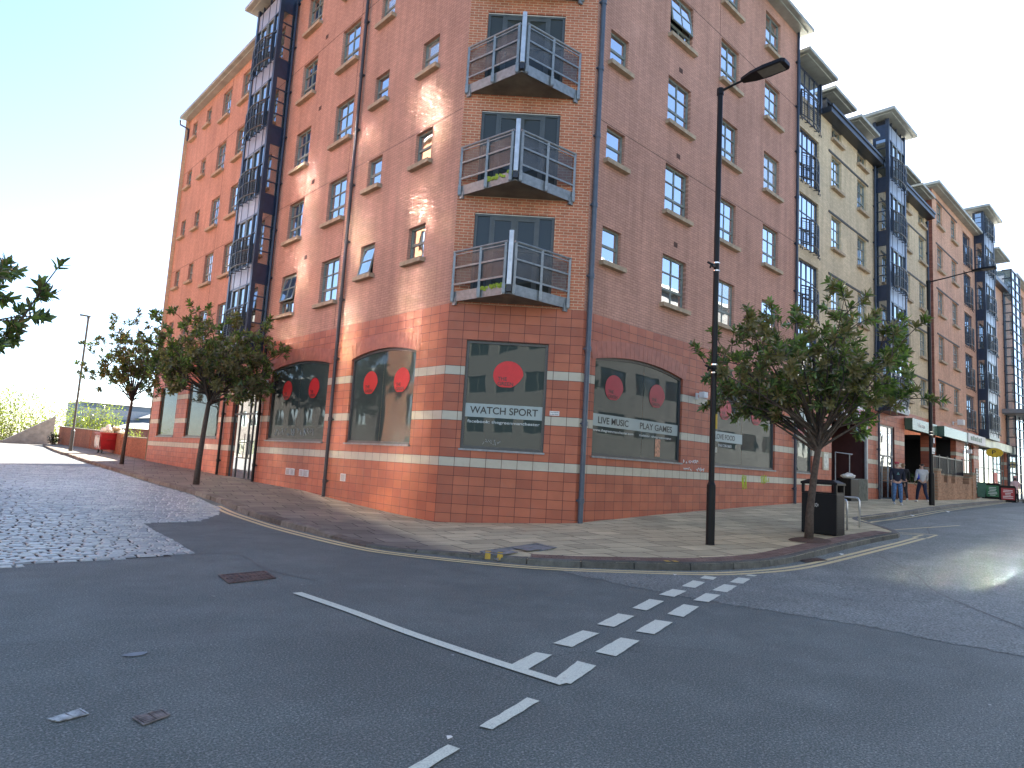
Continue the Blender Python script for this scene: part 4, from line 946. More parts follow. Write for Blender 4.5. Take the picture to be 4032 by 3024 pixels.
def cover(name, P, z0, label, m, ribs=8, group=None, cat='cover', cross=False):
    """iron cover with raised ribs; P = four corners"""
    P = [Vector((x, y, 0)) for x, y in P]; cx = sum(P, Vector())/4; mb = MB(); zf = z0
    def W(u, v, h): p = (P[0]*(1-u)+P[1]*u)*(1-v)+(P[3]*(1-u)+P[2]*u)*v; return (p.x, p.y, zf(p.x, p.y)+h)
    mb.quad(W(0, 0, .006), W(1, 0, .006), W(1, 1, .006), W(0, 1, .006))
    def rib(u0, u1, v0, v1, h=.013):
        A = [W(u0, v0, .006), W(u1, v0, .006), W(u1, v1, .006), W(u0, v1, .006)]; B = [W(u0, v0, h), W(u1, v0, h), W(u1, v1, h), W(u0, v1, h)]; n = len(mb.v); mb.v += A+B
        mb.f += [(n+4, n+5, n+6, n+7)]+[(n+i, n+(i+1) % 4, n+4+(i+1) % 4, n+4+i) for i in range(4)]
    for q_2 in ((0, 1, 0, .05), (0, 1, .95, 1), (0, .05, .05, .95), (.95, 1, .05, .95)): rib(*q_2)
    for k in range(ribs): u = .09+.84*k/ribs; rib(u, u+.5/ribs, .09, .47); rib(u, u+.5/ribs, .53, .91)
    if cross: rib(.06, .94, .485, .515)
    o = mb.build(name, m); return tag(o, label, cat, group)
IRON = plain('cast_iron', (.13, .095, .085), .5, .5, var=.4, scale=12); IRONB = plain('polished_iron', (.36, .36, .35), .32, .7, var=.6, scale=20)
cover('gully_grate', [(3.22, 7.84), (3.83, 7.93), (3.93, 8.46), (3.31, 8.40)], g, 'large rusty brown iron grate in the road in front of the white stop line', IRON, 9, cat='drain grate', cross=True)
cover('gully_grate', [(12.95, 5.3), (13.6, 5.16), (13.75, 5.42), (13.1, 5.5)], lambda x, y: g(x, y)+.006, 'iron drain grate in the gutter crossing the yellow lines, below the tree', IRON, 9, cat='drain grate')
cover('access_cover', [(.93, 4.5), (.97, 4.43), (1.12, 4.46), (1.10, 4.57)], g, 'small shiny worn iron cover in the asphalt, the left of the pair', IRONB, 5, 'small iron covers in the road', 'access cover')
cover('access_cover', [(1.29, 4.28), (1.31, 4.13), (1.47, 4.2), (1.46, 4.31)], g, 'small dull iron cover in the asphalt, the right of the pair', plain('grey_iron', (.22, .20, .19), .45, .6, var=.5, scale=20), 5, 'small iron covers in the road', 'access cover')
cover('access_cover', [(7.46, 7.86), (9.1, 8.1), (9.2, 8.7), (7.55, 8.42)], lambda x, y: pz(x, y)+.014, 'long grey utility cover set in the pavement near the corner kerb', plain('grey_cover', (.20, .20, .195), .7, var=.25), 2, cat='access cover')
mb = MB(); P = [(1.64+.085*math.cos(a)*(1+.15*math.sin(3*a)), 5.53+.05*math.sin(a)) for a in [2*PI*k/14 for k in range(14)]]; mb.v = [(x, y, .007) for x, y in P]; mb.f = [tuple(range(14))]
tag(mb.build('paint_spot', plain('pale_patch', (.20, .23, .25), .7)), 'pale grey oval patch on the road between the grate and the two small covers', 'road patch')

# ------------------------------------------------------------------ street lamps
def lamp(x, y, z0, h, sleeve, r0, r1, head, label, ang=0, arm0=.5, L=.95, wd=.36, s=BLACK, lift=.05):
    o = empty('street_lamp', (x, y, z0), ang); tag(o, label, 'street lamp', 'street lamps along the kerb')
    m = MB(); m.tube([(0, 0, 0), (0, 0, sleeve), (0, 0, sleeve+.07), (0, 0, h)], [r0, r0, r1, r1*.95], 20); m.tube([(0, 0, h-.12), (0, 0, h+.02)], r1*1.25, 16); m.tube([(0, 0, -.01), (0, 0, .02)], r0*1.1, 20)
    m.build('pole', s, o)
    b = MB(); b.tube([(0, 0, h-.04), (0, -arm0*.4, h-.02+lift*.3), (0, -arm0-.1, h+lift)], [.032, .026, .024], 10); b.build('arm', s, o)
    hd = MB(); y0, y1 = -arm0, -arm0-L; pts = [(-.07, y0), (-wd*.40, y0-L*.25), (-wd*.5, y0-L*.55), (-wd*.46, y1+.05), (-wd*.3, y1), (wd*.3, y1), (wd*.46, y1+.05), (wd*.5, y0-L*.55), (wd*.40, y0-L*.25), (.07, y0)]
    n = len(pts); zz = h+lift
    hd.v = [(px_, py, zz-.035) for px_, py in pts]+[(px_*.93, py*1.0, zz+.035+.02*math.sin(i*PI/(n-1))) for i, (px_, py) in enumerate(pts)]
    hd.f = [tuple(range(n)), tuple(range(2*n-1, n-1, -1))]+[(i, n+i, n+(i+1) % n, (i+1) % n) for i in range(n)]
    ho = hd.build('lamp_head', s, o); bevel(ho, .01)
    l = MB(); l.box(-wd*.36, wd*.36, y1+.09, y0-L*.42, zz-.040, zz-.0355); l.build('lens', plain('lamp_lens', (.16, .15, .13), .25), ho)
    return o
l1 = lamp(12.54, 7.05, pz(12.54, 7.05)-.01, 9.78, 1.2, .088, .06, None, 'tall black street lamp in front of the shop windows, nearest the camera', arm0=.5, L=.98, wd=.42, lift=.02)
for zc in (3.6, 5.78):
    m = MB(); m.tube([(0, 0, zc-.1), (0, 0, zc-.07)], .068, 16); m.tube([(0, 0, zc+.07), (0, 0, zc+.1)], .068, 16); o = m.build('steel_band', plain('bright_band', (.7, .7, .68), .25, .9), l1)
    m = MB(); m.bar((-.05, 0, zc), (-.2, 0, zc), .05, .06); m.bar((-.18, -.02, zc), (-.32, .02, zc+.03), .035, .03); m.bar((-.2, 0, zc), (-.25, 0, zc-.07), .03, .03); m.build('banner_bracket', BLACK, l1)
m = MB(); m.box(.0, .05, -.075, -.06, 2.35, 2.65); m.build('sticker', plain('yellow_sticker', (.5, .33, .05), .6), l1)
l2 = lamp(32.5, 8.1, pz(32.5, 8.1)-.01, 9.66, 1.32, .11, .075, None, 'second black street lamp with white notice plates, beside the walking people', arm0=1.6, L=.85, wd=.36, lift=.2)
m = MB(); m.box(-.22, .16, -.1, -.085, 2.16, 2.42); o = m.build('notice_plate', plain('plate_white', (.6, .6, .6), .5), l2); m = MB(); m.box(-.18, .1, -.105, -.1, 2.22, 2.25); m.box(.0, .12, -.105, -.1, 2.18, 2.22); m.build('plate_print', INK, o)
m = MB(); m.box(.0, .16, -.1, -.085, 2.62, 2.84); m.build('notice_plate', MT['plate_white'], l2)
m = MB(); m.tube([(0, 0, 2.95), (0, 0, 2.99)], .085, 14); m.tube([(0, 0, 3.08), (0, 0, 3.11)], .085, 14); m.build('steel_band', MT['bright_band'], l2)
m = MB(); m.box(-.3, -.05, -.05, .05, 4.6, 4.68); m.build('banner_bracket', BLACK, l2)
lamp(9.69, 50.37, pz(9.69, 50.37)-.01, 8.75, 1.3, .11, .07, None, 'distant grey street lamp beside the cobbled road, near the red bin', ang=-PI/2-.1, arm0=-.12, L=.62, wd=.3, lift=.03, s=plain('weathered_lamp', (.05, .055, .06), .5))

# ------------------------------------------------------------------ litter bin, cycle hoops, tree pit
bx, by, bz = 16.86, 6.19, pz(17.1, 6.6)-.01
lb = empty('litter_bin', (bx, by, bz)); tag(lb, 'square black litter bin with a slotted hood and pale flower emblem, behind the tree', 'litter bin')
m = MB(); m.box(0, .52, 0, .83, .02, .98); m.box(.02, .50, .02, .81, 0, .02); bevel(m.build('bin_body', BLACK, lb), .012)
m = MB()
for xx in (0, .46):
    for yy in (0, .77): m.box(xx, xx+.06, yy, yy+.06, .981, 1.2)
m.box(.06, .46, .003, .02, .981, 1.03); m.box(.003, .02, .06, .77, .981, 1.02); m.build('hood_post', BLACK, lb)
m = MB(); m.v = [(-.02, -.02, 1.2), (.54, -.02, 1.2), (.54, .85, 1.2), (-.02, .85, 1.2), (-.02, -.02, 1.25), (.54, -.02, 1.25), (.54, .85, 1.25), (-.02, .85, 1.25), (.1, .12, 1.32), (.42, .12, 1.32), (.42, .71, 1.32), (.1, .71, 1.32)]
m.f = [(0, 3, 2, 1), (0, 1, 5, 4), (1, 2, 6, 5), (2, 3, 7, 6), (3, 0, 4, 7), (4, 5, 9, 8), (5, 6, 10, 9), (6, 7, 11, 10), (7, 4, 8, 11), (8, 9, 10, 11)]; m.build('hood', BLACK, lb)
m = MB()
for k in range(22): m.box(.04, .48, -.006, 0, .08+k*.04, .1+k*.04)
m.build('side_louvres', BLACK, lb)
m = MB()
for k in range(7):
    a = 2*PI*k/7; P = [(-.004, .47+r*math.cos(a+d), .70+.8*r*math.sin(a+d)) for r, d in ((.012, 0), (.045, -.3), (.065, 0), (.045, .3))]; m.quad(*P)
m.build('emblem', plain('emblem_silver', (.5, .5, .48), .4), lb)
HO = None
for x, y, lab in ((18.56, 6.55, 'polished steel cycle hoop close behind the litter bin'), (19.6, 6.6, 'polished steel cycle hoop, the farther one towards the kerb end')):
    m = MB(); h = .8; P = [(0, 0, 0), (0, 0, h-.08), (0, .03, h-.02), (0, .09, h), (0, .71, h), (0, .77, h-.02), (0, .8, h-.08), (0, .8, 0)]
    m.tube(P, .024, 12); o = m.build('cycle_hoop', plain('brushed_steel', (.55, .56, .58), .28, .9, var=.1), smooth=True); o.location = (x, y, pz(x, y+.4)-.02); tag(o, lab, 'cycle stand', 'steel cycle hoops')
m = MB(); P = [(15.5+.62*math.cos(a)*(1+.12*math.sin(3*a)), 6.25+.42*math.sin(a)*(1+.1*math.cos(2*a))) for a in [2*PI*k/18 for k in range(18)]]; m.v = [(x, y, pz(x, y)+.012) for x, y in P]+[(15.5, 6.25, pz(15.5, 6.25)+.05)]; m.f = [(i, (i+1) % 18, 18) for i in range(18)]
tag(m.build('tree_pit_soil', plain('soil', (.10, .055, .035), .95, var=.4, scale=20, bump=.8)), kind='stuff')

# ------------------------------------------------------------------ trees
def leafmat(name, c1, c2, under, trans=.15):
    t = NT(name); geo = t.new('ShaderNodeNewGeometry'); r = geo.outputs['Random Per Island']
    c = t.ramp(r, (0, c1), (.55, c2), (.93, tuple(x*1.5 for x in c2)), (.97, under)); c = t.mix(geo.outputs['Backfacing'], c, under)
    c = t.mix(1, c, t.ramp(t.noise(30), (.3, .8), (.7, 1.2)), 'MULTIPLY'); t.set(c, .22, 0, .6)
    tr = t.new('ShaderNodeBsdfTranslucent'); t.lk(t.mix(1, c, (1.6, 2.0, .5), 'MULTIPLY'), tr.inputs[0]); ms = t.new('ShaderNodeMixShader'); ms.inputs[0].default_value = trans
    t.lk(t.b.outputs[0], ms.inputs[1]); t.lk(tr.outputs[0], ms.inputs[2]); t.lk(ms.outputs[0], t.out.inputs[0]); return t.m
LEAF = leafmat('magnolia_leaf', (.05, .085, .035), (.125, .18, .06), (.15, .13, .065), .25); BARK = plain('bark', (.075, .055, .042), .9, var=.35, scale=14, bump=.6)
def leaf(mb, p, d, up, L, w, fold=.25, droop=.15):
    d = d.normalized(); s = d.cross(up); s = s.normalized() if s.length > 1e-4 else Vector((1, 0, 0)); u = s.cross(d)
    n = len(mb.v); m1 = p+d*L*.4-u*L*droop*.2; m2 = p+d*L*.78-u*L*droop*.6; tip = p+d*L-u*L*droop
    mb.v += [tuple(v) for v in (p, m1+s*w*.5+u*w*fold, m1, m1-s*w*.5+u*w*fold, m2+s*w*.36+u*w*fold*.7, m2, m2-s*w*.36+u*w*fold*.7, tip)]
    mb.f += [(n, n+2, n+1), (n, n+3, n+2), (n+1, n+2, n+5, n+4), (n+2, n+3, n+6, n+5), (n+4, n+5, n+7), (n+5, n+6, n+7)]
def magnolia(base, fork, top_c, rad, nl, nt, label, seed, trunk_r=.075, lean=(0, 0), leafL=.17, shape=None, rosL=9, nr=4):
    q = random.Random(seed); o = empty('magnolia_tree', base); tag(o, label, 'tree', 'evergreen magnolias along the pavements')
    b = MB(); f = Vector((lean[0], lean[1], fork)); c = Vector(top_c)
    b.tube([(0, 0, -.1), (lean[0]*.1, lean[1]*.1, fork*.3), (lean[0]*.55, lean[1]*.55, fork*.7), f], [trunk_r*1.25, trunk_r, trunk_r*.9, trunk_r*.8], 10)
    lf = MB(); ga = PI*(3-5**.5)
    for i in range(nl):
        zz = 1-1.75*(i+.5)/nl; rr = math.sqrt(max(0, 1-zz*zz)); a = i*ga+q.uniform(-.3, .3); k = q.uniform(.55, 1.0)
        if shape: k *= shape(a, zz)
        e = c+Vector((rad[0]*rr*math.cos(a), rad[1]*rr*math.sin(a), rad[2]*zz))*k
        st_ = f+Vector((0, 0, q.uniform(-.1, .5)*(1 if i > 3 else 0))); mid = st_.lerp(e, .5)+Vector((0, 0, -.12 if zz > .3 else .1))+Vector([q.uniform(-.12, .12) for _ in range(3)])
        L = []
        for s in range(7):
            t = s/6; L.append(st_*(1-t)**2+mid*2*t*(1-t)+e*t*t)
        b.tube(L, [trunk_r*.42*(1-.85*s/6) for s in range(7)], 6, cap=False)
        for j in range(nt):
            t = .3+.7*(j+1)/nt if j < nt-1 else 1; idx = min(5, int(t*6)); p = L[idx].lerp(L[idx+1], t*6-idx)
            if j == nt-1: p = e
            d = (e-f).normalized()+Vector([q.gauss(0, .75) for _ in range(3)])+Vector((0, 0, .35)); d.normalize(); tl = q.uniform(.25, .62)*(rad[0]/2.6+.2)
            te = p+d*tl; b.tube([p, p.lerp(te, .5)+Vector((0, 0, .03)), te], [.012, .009, .006], 4, cap=False)
            for m_ in range(nr):
                if m_ == 0: rp, rd = te, d
                else: s_ = q.uniform(.25, .95); rd = (d+Vector([q.gauss(0, .8) for _ in range(3)])+Vector((0, 0, .25))).normalized(); rp = p.lerp(te, s_)+rd*q.uniform(.06, .24)
                if m_: b.tube([rp-rd*.15, rp], .005, 3, cap=False)
                sd = rd.cross(Vector((0, 0, 1))); sd = sd.normalized() if sd.length > .05 else Vector((1, 0, 0)); sd2 = rd.cross(sd); ph = q.uniform(0, 6.3)
                for n_ in range(rosL):
                    aa = ph+n_*ga; sp = .45+.75*n_/rosL+q.uniform(-.1, .15); ld = rd*math.cos(sp)+(sd*math.cos(aa)+sd2*math.sin(aa))*math.sin(sp)
                    leaf(lf, rp-rd*(.10*n_/rosL), ld, rd, leafL*q.uniform(.75, 1.15), leafL*.37*q.uniform(.85, 1.1), q.uniform(.1, .35), q.uniform(0, .3))
    b.build('trunk', BARK, o, smooth=True); cr = lf.build('crown', LEAF, o, smooth=False); return o
magnolia((15.53, 6.3, pz(15.53, 6.3)), 2.05, (-.1, .15, 3.9), (2.75, 2.7, 1.7), 41, 6, 'evergreen magnolia by the litter bin, big glossy leaves with brown undersides', 4, .085, (.05, -.18), .185, rosL=10, nr=4)
magnolia((8.15, 23.33, pz(8.15, 23.33)), 2.75, (.2, 0, 4.15), (2.75, 2.6, 1.75), 40, 7, 'evergreen magnolia before the glazed bay on the cobbled side street, nearest the street door', 9, .085, (.12, 0), .19)
magnolia((8.83, 35.04, pz(8.83, 35.0)), 2.9, (-.05, 0, 4.9), (2.35, 2.2, 2.3), 30, 6, 'thin dark magnolia beyond the building end, close to the red bin', 14, .075, (.1, 0), .2, nr=3)
magnolia((-1.75, 10.6, .1), 1.9, (0.3, 0, 3.0), (3.15, 2.6, 1.1), 40, 6, 'dark magnolia branch entering the frame at the left edge', 23, .09, (.1, 0), .15, rosL=11, nr=6)

def bush(name, loc, w, d, h, n, label, cat, m, seed, leafL=.08, stems=14, airy=.6):
    q = random.Random(seed); o = empty(name, loc); tag(o, label, cat); b = MB(); lf = MB()
    for i in range(stems):
        a = q.uniform(0, 2*PI); r = q.uniform(.2, 1); e = Vector((w/2*r*math.cos(a), d/2*r*math.sin(a), h*(1-.55*r*r)*q.uniform(.75, 1.05))); s = Vector((e.x*.3, e.y*.3, 0)); mid = s.lerp(e, .5)+Vector((0, 0, h*.08))
        L = [s*(1-t)**2+mid*2*t*(1-t)+e*t*t for t in (0, .2, .4, .6, .8, 1)]; b.tube(L, [.035*(1-.8*k/5) for k in range(6)], 4, cap=False)
        for k in range(int(n/stems)):
            t = q.uniform(.15, 1)**.8; idx = min(4, int(t*5)); p = L[idx].lerp(L[idx+1], t*5-idx)+Vector((q.gauss(0, airy*w*.09), q.gauss(0, airy*d*.09), q.gauss(0, h*.07)))
            if k % 9 == 0: b.tube([L[idx], p], [.009, .004], 3, cap=False)
            leaf(lf, p, Vector((q.gauss(0, 1), q.gauss(0, 1), q.gauss(.1, .7))), Vector((0, 0, 1)), leafL*q.uniform(.7, 1.3), leafL*.5)
    b.build('stems', BARK, o); lf.build('foliage', m, o); return o
SPR = leafmat('spring_leaf', (.14, .16, .035), (.22, .24, .06), (.2, .19, .05), .25); DKL = leafmat('dark_shrub_leaf', (.012, .03, .012), (.03, .055, .02), (.03, .05, .02), .1)
bush('willow_tree', (10.5, 84, -1.8), 18, 9, 9.6, 9000, 'pale yellow-green young tree behind the concrete ramp wall', 'tree', SPR, 3, .26, 44, .75)
bush('willow_tree', (17.5, 82, -1.5), 9, 6, 7.6, 4200, 'bright yellow-green bushy tree behind the low red wall, left of the red bin', 'tree', SPR, 6, .24, 30, .75)
bush('willow_tree', (2.0, 88, -2.2), 13, 8, 7.6, 5500, 'pale feathery shrub at the far left edge over the wall', 'tree', SPR, 8, .24, 30, .8)
bush('willow_tree', (22.5, 86, -1.0), 5, 4, 4.2, 1500, 'small yellow-green shrub between the refuse bin and the low wall', 'tree', SPR, 12, .2, 14, .8)
bush('dark_shrub', (12.2, 70.5, .85), 1.4, 1.2, 1.2, 700, 'small dark rounded shrub against the end of the far red wall', 'shrub', DKL, 4, .11, 8)
bush('planter_shrub', (38.4, 10.45, 1.7), 2.2, .5, .55, 900, 'dark green shrubs on the low wall behind the walking people', 'shrub', DKL, 7, .1, 12)

# ------------------------------------------------------------------ far left: walls, ramp, refuse bin
CAP = plain('coping_stone', (.25, .21, .15), .85, var=.3, bump=.4)
def brickwall(name, x0, y0, x1, y1, z0, z1, th, label, m=BRW, cap=True, zt2=None, round_end=False):
    d = Vector((x1-x0, y1-y0, 0)); L = d.length; o = empty(name, (x0, y0, 0), math.atan2(d.y, d.x)); tag(o, label, 'wall')
    zt2 = zt2 if zt2 is not None else z1; b = MB(); b.v = [(x, y, z) for x, zt in ((0, z1), (L, zt2)) for y in (0, th) for z in (z0, zt)]; b.f = [(0, 1, 3, 2), (4, 6, 7, 5), (0, 4, 5, 1), (2, 3, 7, 6), (1, 5, 7, 3), (0, 2, 6, 4)]
    b.build('wall_body', m, o)
    if cap:
        c = MB(); c.v = [(x, y, z) for x, zt in ((-.02, z1), (L+.02, zt2)) for y in (-.04, th+.04) for z in (zt+.002, zt+.07)]; c.f = list(b.f); bevel(c.build('coping', CAP, o), .02)
    return o
brickwall('low_brick_wall', 11.02, 39.2, 11.15, 44.9, .3, 1.72, -.34, 'low red brick wall with a rounded dark end, joined to the end of the corner block', zt2=1.78)
brickwall('boundary_wall', 11.15, 45.1, 12.35, 58, .4, 1.95, -.34, 'red brick boundary wall running behind the refuse bin', zt2=2.2)
brickwall('boundary_wall', 12.35, 58.2, 12.95, 73, .4, 2.2, -.34, 'far stretch of red brick boundary wall with a pale coping, left of the refuse bin', zt2=2.5)
rw = empty('ramp_wall', (0, 0, 0)); tag(rw, 'grey concrete ramp parapet sloping down to the left beyond the cobbled road', 'wall')
m = MB(); m.v = [(2.5, 75, .3), (12.9, 75, .3), (12.9, 75, 3.5), (9.2, 75, 1.0), (3, 75, .82)]; m.v += [(x, y+.45, z) for x, y, z in m.v]; m.f = [(0, 1, 2, 3, 4), (9, 8, 7, 6, 5)]+[(i, 5+i, 5+(i+1) % 5, (i+1) % 5) for i in range(5)]
m.build('parapet', CONC, rw)
db = empty('refuse_bin', (10.42, 46.6, pz(10.9, 47)-.0), math.radians(3)); tag(db, 'large red wheeled refuse bin overflowing with bags, left face scrawled white', 'refuse bin')
RBM = plain('bin_red', (.30, .012, .02), .35, var=.2, scale=4)
m = MB(); m.v = [(.1, .1, .22), (1.25, .1, .22), (1.25, .95, .22), (.1, .95, .22), (0, 0, 1.22), (1.35, 0, 1.22), (1.35, 1.05, 1.22), (0, 1.05, 1.22), (.06, .06, 1.22), (1.29, .06, 1.22), (1.29, .99, 1.22), (.06, .99, 1.22), (.1, .1, .9), (1.25, .1, .9), (1.25, .95, .9), (.1, .95, .9)]
m.f = [(0, 3, 2, 1), (0, 1, 5, 4), (1, 2, 6, 5), (2, 3, 7, 6), (3, 0, 4, 7), (4, 5, 9, 8), (5, 6, 10, 9), (6, 7, 11, 10), (7, 4, 8, 11), (8, 9, 13, 12), (9, 10, 14, 13), (10, 11, 15, 14), (11, 8, 12, 15), (12, 13, 14, 15)]
bo = m.build('bin_body', RBM, db); bevel(bo, .02)
m = MB(); m.box(-.05, 1.4, -.06, 0, 1.18, 1.26); m.box(-.06, 0, 0, 1.05, 1.18, 1.26); m.box(.35, 1.0, -.02, .035, .82, .86); bevel(m.build('rim', RBM, db), .01)
for x in (.2, 1.15):
    for y in (.18, .85): m = MB(); m.tube([(x-.03, y, .1), (x+.03, y, .1)], .1, 14); m.bar((x, y, .1), (x, y, .24), .05); m.build('wheel', BLACK, db)
scribble('graffiti', Matrix.Rotation(PI/2, 4, 'Z'), tagline(.1, .3, .85, .8, 16, 31), .02, WHITE, db, .02)
def bag(loc, s, m, label, seed):
    q = random.Random(seed); bm = bmesh.new(); bmesh.ops.create_icosphere(bm, subdivisions=3, radius=1)
    for v in bm.verts:
        n = v.co.normalized(); k = 1+.13*math.sin(n.x*6+seed)+.1*math.sin(n.y*9+n.z*5+seed*2)+q.uniform(-.05, .05); v.co = Vector((n.x*s[0]*k, n.y*s[1]*k, n.z*s[2]*k+(.25*s[2] if n.z > .93 else 0)))
    me = bpy.data.meshes.new('refuse_bag'); bm.to_mesh(me); bm.free(); o = link('refuse_bag', me, m); o.location = loc; return tag(o, label, 'bag', 'bags piled in the red refuse bin')
BW = plain('white_bag', (.62, .60, .55), .35, var=.2); BK = plain('black_bag', (.025, .025, .03), .25); bz0 = db.location.z
bag((10.85, 47.0, bz0+1.35), (.34, .36, .3), BW, 'white refuse bag on top of the red bin, left side of the pile', 1); bag((11.15, 47.25, bz0+1.42), (.28, .3, .24), BK, 'black refuse bag in the middle of the red bin', 2)
bag((11.5, 47.0, bz0+1.3), (.26, .3, .26), BW, 'white refuse bag on top of the red bin, right side of the pile', 3); bag((11.3, 46.9, bz0+1.52), (.26, .24, .13), plain('cardboard', (.35, .27, .17), .8), 'flattened brown carton crowning the pile in the red bin', 4)
# distant sheds across the railway
def shed(name, x0, x1, y, z0, z1, m, label, win=None):
    o = empty(name, (x0, y, 0)); tag(o, label, 'building'); b = MB(); b.box(0, x1-x0, 0, 14, z0, z1); b.build('wall', m, o)
    r = MB(); r.v = [(-.5, -.6, z1), (x1-x0+.5, -.6, z1), (x1-x0+.5, 14.5, z1), (-.5, 14.5, z1), (2, 4, z1+1.1), (x1-x0-2, 4, z1+1.1), (x1-x0-2, 11, z1+1.1), (2, 11, z1+1.1)]; r.f = [(0, 1, 5, 4), (1, 2, 6, 5), (2, 3, 7, 6), (3, 0, 4, 7), (4, 5, 6, 7), (0, 3, 2, 1)]; r.build('roof', plain('pale_roof', (.42, .42, .40), .7), o)
    if win:
        for (a, b_3, c, d, mm) in win: w = MB(); w.box(a, b_3, -.06, 0, c, d); w.build('cladding_band', mm, o)
    return o
BG = plain('blue_grey_cladding', (.16, .21, .26), .6, var=.08, scale=.5)
shed('warehouse', 30, 52, 150, -6, 8.6, BG, 'long blue-grey warehouse with a pale roof, far off behind the refuse bin', [(0, 22, 5.8, 7.6, plain('pale_band', (.40, .42, .43), .6)), (0, 22, 3.2, 3.8, MT['pale_band'])])
shed('warehouse', 39.5, 60, 138, -6, 6.2, plain('dark_blue_cladding', (.10, .14, .19), .6), 'darker blue gabled shed, far off, half hidden by the thin magnolia')
shed('brick_shed', 31, 48, 118, -6, 3.6, brick('shed_brick', (.30, .13, .10), (.25, .12, .1)), 'low red brick shed, far off over the boundary wall', [(3, 7, 1.4, 2.4, BG), (9, 15, 1.0, 2.2, DARK)])

# ------------------------------------------------------------------ right street: low walls, boards, bins
lw = empty('low_pier_wall', (40.4, 9.8, 0)); tag(lw, 'low brick wall with stepped piers and dark railings in front of the second red block', 'wall')
BRL = brick('pier_brick', (.36, .20, .12), (.30, .22, .15), .008)
m = MB(); m.box(0, .7, 0, .8, .8, 2.5); m.box(.7, 7.6, .05, .35, .8, 1.93)
for a, b_4 in ((.701, 1.4), (2.1, 2.9), (3.7, 5.4), (6.9, 7.6)): m.box(a, b_4, .04, .36, 1.931, 2.3)
m.box(7.6, 8.4, 0, .8, .8, 2.5); m.build('wall_body', BRL, lw)
m = MB(); m.box(-.03, .73, -.03, .83, 2.502, 2.62); m.box(7.57, 8.43, -.03, .83, 2.502, 2.62)
for a, b_4 in ((.74, 1.42), (2.08, 2.92), (3.68, 5.42), (6.88, 7.56)): m.box(a, b_4, .01, .39, 2.302, 2.38)
m.build('coping', CAP, lw)
m = MB()
for k in range(60): m.box(.75+k*.115, .77+k*.115, .5, .52, 1.6, 3.35)
m.box(.7, 7.6, .49, .53, 3.3, 3.36); m.box(.7, 7.6, .49, .53, 1.7, 1.76)
for k in range(5): m.box(.7+k*1.7, .78+k*1.7, .47, .55, 1.2, 3.45)
m.build('railing', DARK, lw)
brickwall('planter_wall', 36.9, 10.3, 40.35, 10.3, .7, 1.72, .4, 'low dark brick planter wall behind the walking people', cap=True)
m = MB()
pr = empty('porch_bin_store', (0, 0, 0)); ox, oy = PA.x, PA.y
pr.location = (ox+17.6, oy-.3, 0); tag(pr, 'black plastic bin with refuse on top beside a mossy grey block in the dark porch', 'bin')
m = MB(); m.box(0, .95, 0, .6, .75, 1.78); bevel(m.build('bin_body', BLACK, pr), .03); m = MB(); m.box(.98, 2.1, .02, .55, .8, 1.8); bevel(m.build('stone_block', plain('mossy_block', (.12, .125, .10), .9, var=.4), pr), .02)
rl = empty('porch_rail', (ox+17.0, oy-.1, 0)); tag(rl, 'thin steel handrail frame standing in the dark porch mouth', 'handrail')
m = MB(); m.tube([(-.6, 0, .6), (-.6, 0, 2.83), (1.3, 0, 2.83)], .025, 8); m.tube([(1.0, 0, .7), (1.0, 0, 2.83)], .025, 8); m.build('rail_tube', GALV, rl)
bag((ox+18.0, oy-.05, 1.87), (.45, .25, .12), BW, 'crumpled white refuse on the black bin in the porch', 7)['group'] = 'loose refuse in the porch'
def aboard(loc, rz, col, label, seed):
    o = empty('pavement_board', loc, rz); tag(o, label, 'sign board', 'advertising boards on the pavement'); m = MB()
    m.prism([(-.47, .05), (.47, .05), (.47, .98), (.4, 1.08), (-.4, 1.08), (-.47, .98)], 0, .07); m.box(-.5, .5, -.06, .13, 0, .05); bevel(m.build('board_frame', BLACK, o), .01)
    m = MB(); m.box(-.38, .38, -.008, 0, .17, .92); pp = m.build('board_poster', col, o); q = random.Random(seed); m = MB()
    for k in range(6): w = q.uniform(.15, .3); m.box(-w, w, -.012, -.008, .26+k*.1, .30+k*.1)
    m.build('board_print', WHITE, pp); return o
GRN = plain('poster_green', (.03, .16, .07), .5); RDP = plain('poster_red', (.35, .03, .04), .5)
aboard((55.1, 10.15, pz(55.1, 10.15)-.02), -.95, GRN, 'green pavement board with white print, left of the red one', 1); aboard((53.6, 9.05, pz(53.6, 9.05)-.02), -1.0, RDP, 'red pavement board with white print, right of the green one', 2)
for (x, y, lab) in ((54.6, 10.75, 'tall dull green wheelie bin left of the green pavement board'), (56.4, 10.3, 'dull green wheelie bin between the two pavement boards')):
    o = empty('wheelie_bin', (x, y, pz(x, y)-.02), -1.1); tag(o, lab, 'wheelie bin', 'green bins outside the shop'); m = MB(); m.v = [(-.22, -.25, .1), (.22, -.25, .1), (.22, .25, .1), (-.22, .25, .1), (-.29, -.32, 1.0), (.29, -.32, 1.0), (.29, .36, 1.0), (-.29, .36, 1.0)]; m.f = [(0, 3, 2, 1), (4, 5, 6, 7), (0, 1, 5, 4), (1, 2, 6, 5), (2, 3, 7, 6), (3, 0, 4, 7)]
    bevel(m.build('bin_body', plain('bin_green', (.05, .14, .10), .5), o), .03); m = MB(); m.box(-.3, .3, -.34, .4, 1.002, 1.08); bevel(m.build('lid', MT['bin_green'], o), .03)
    m = MB(); m.tube([(-.25, .3, .1), (-.19, .3, .1)], .1, 12); m.tube([(.19, .3, .1), (.25, .3, .1)], .1, 12); m.build('wheel', BLACK, o)
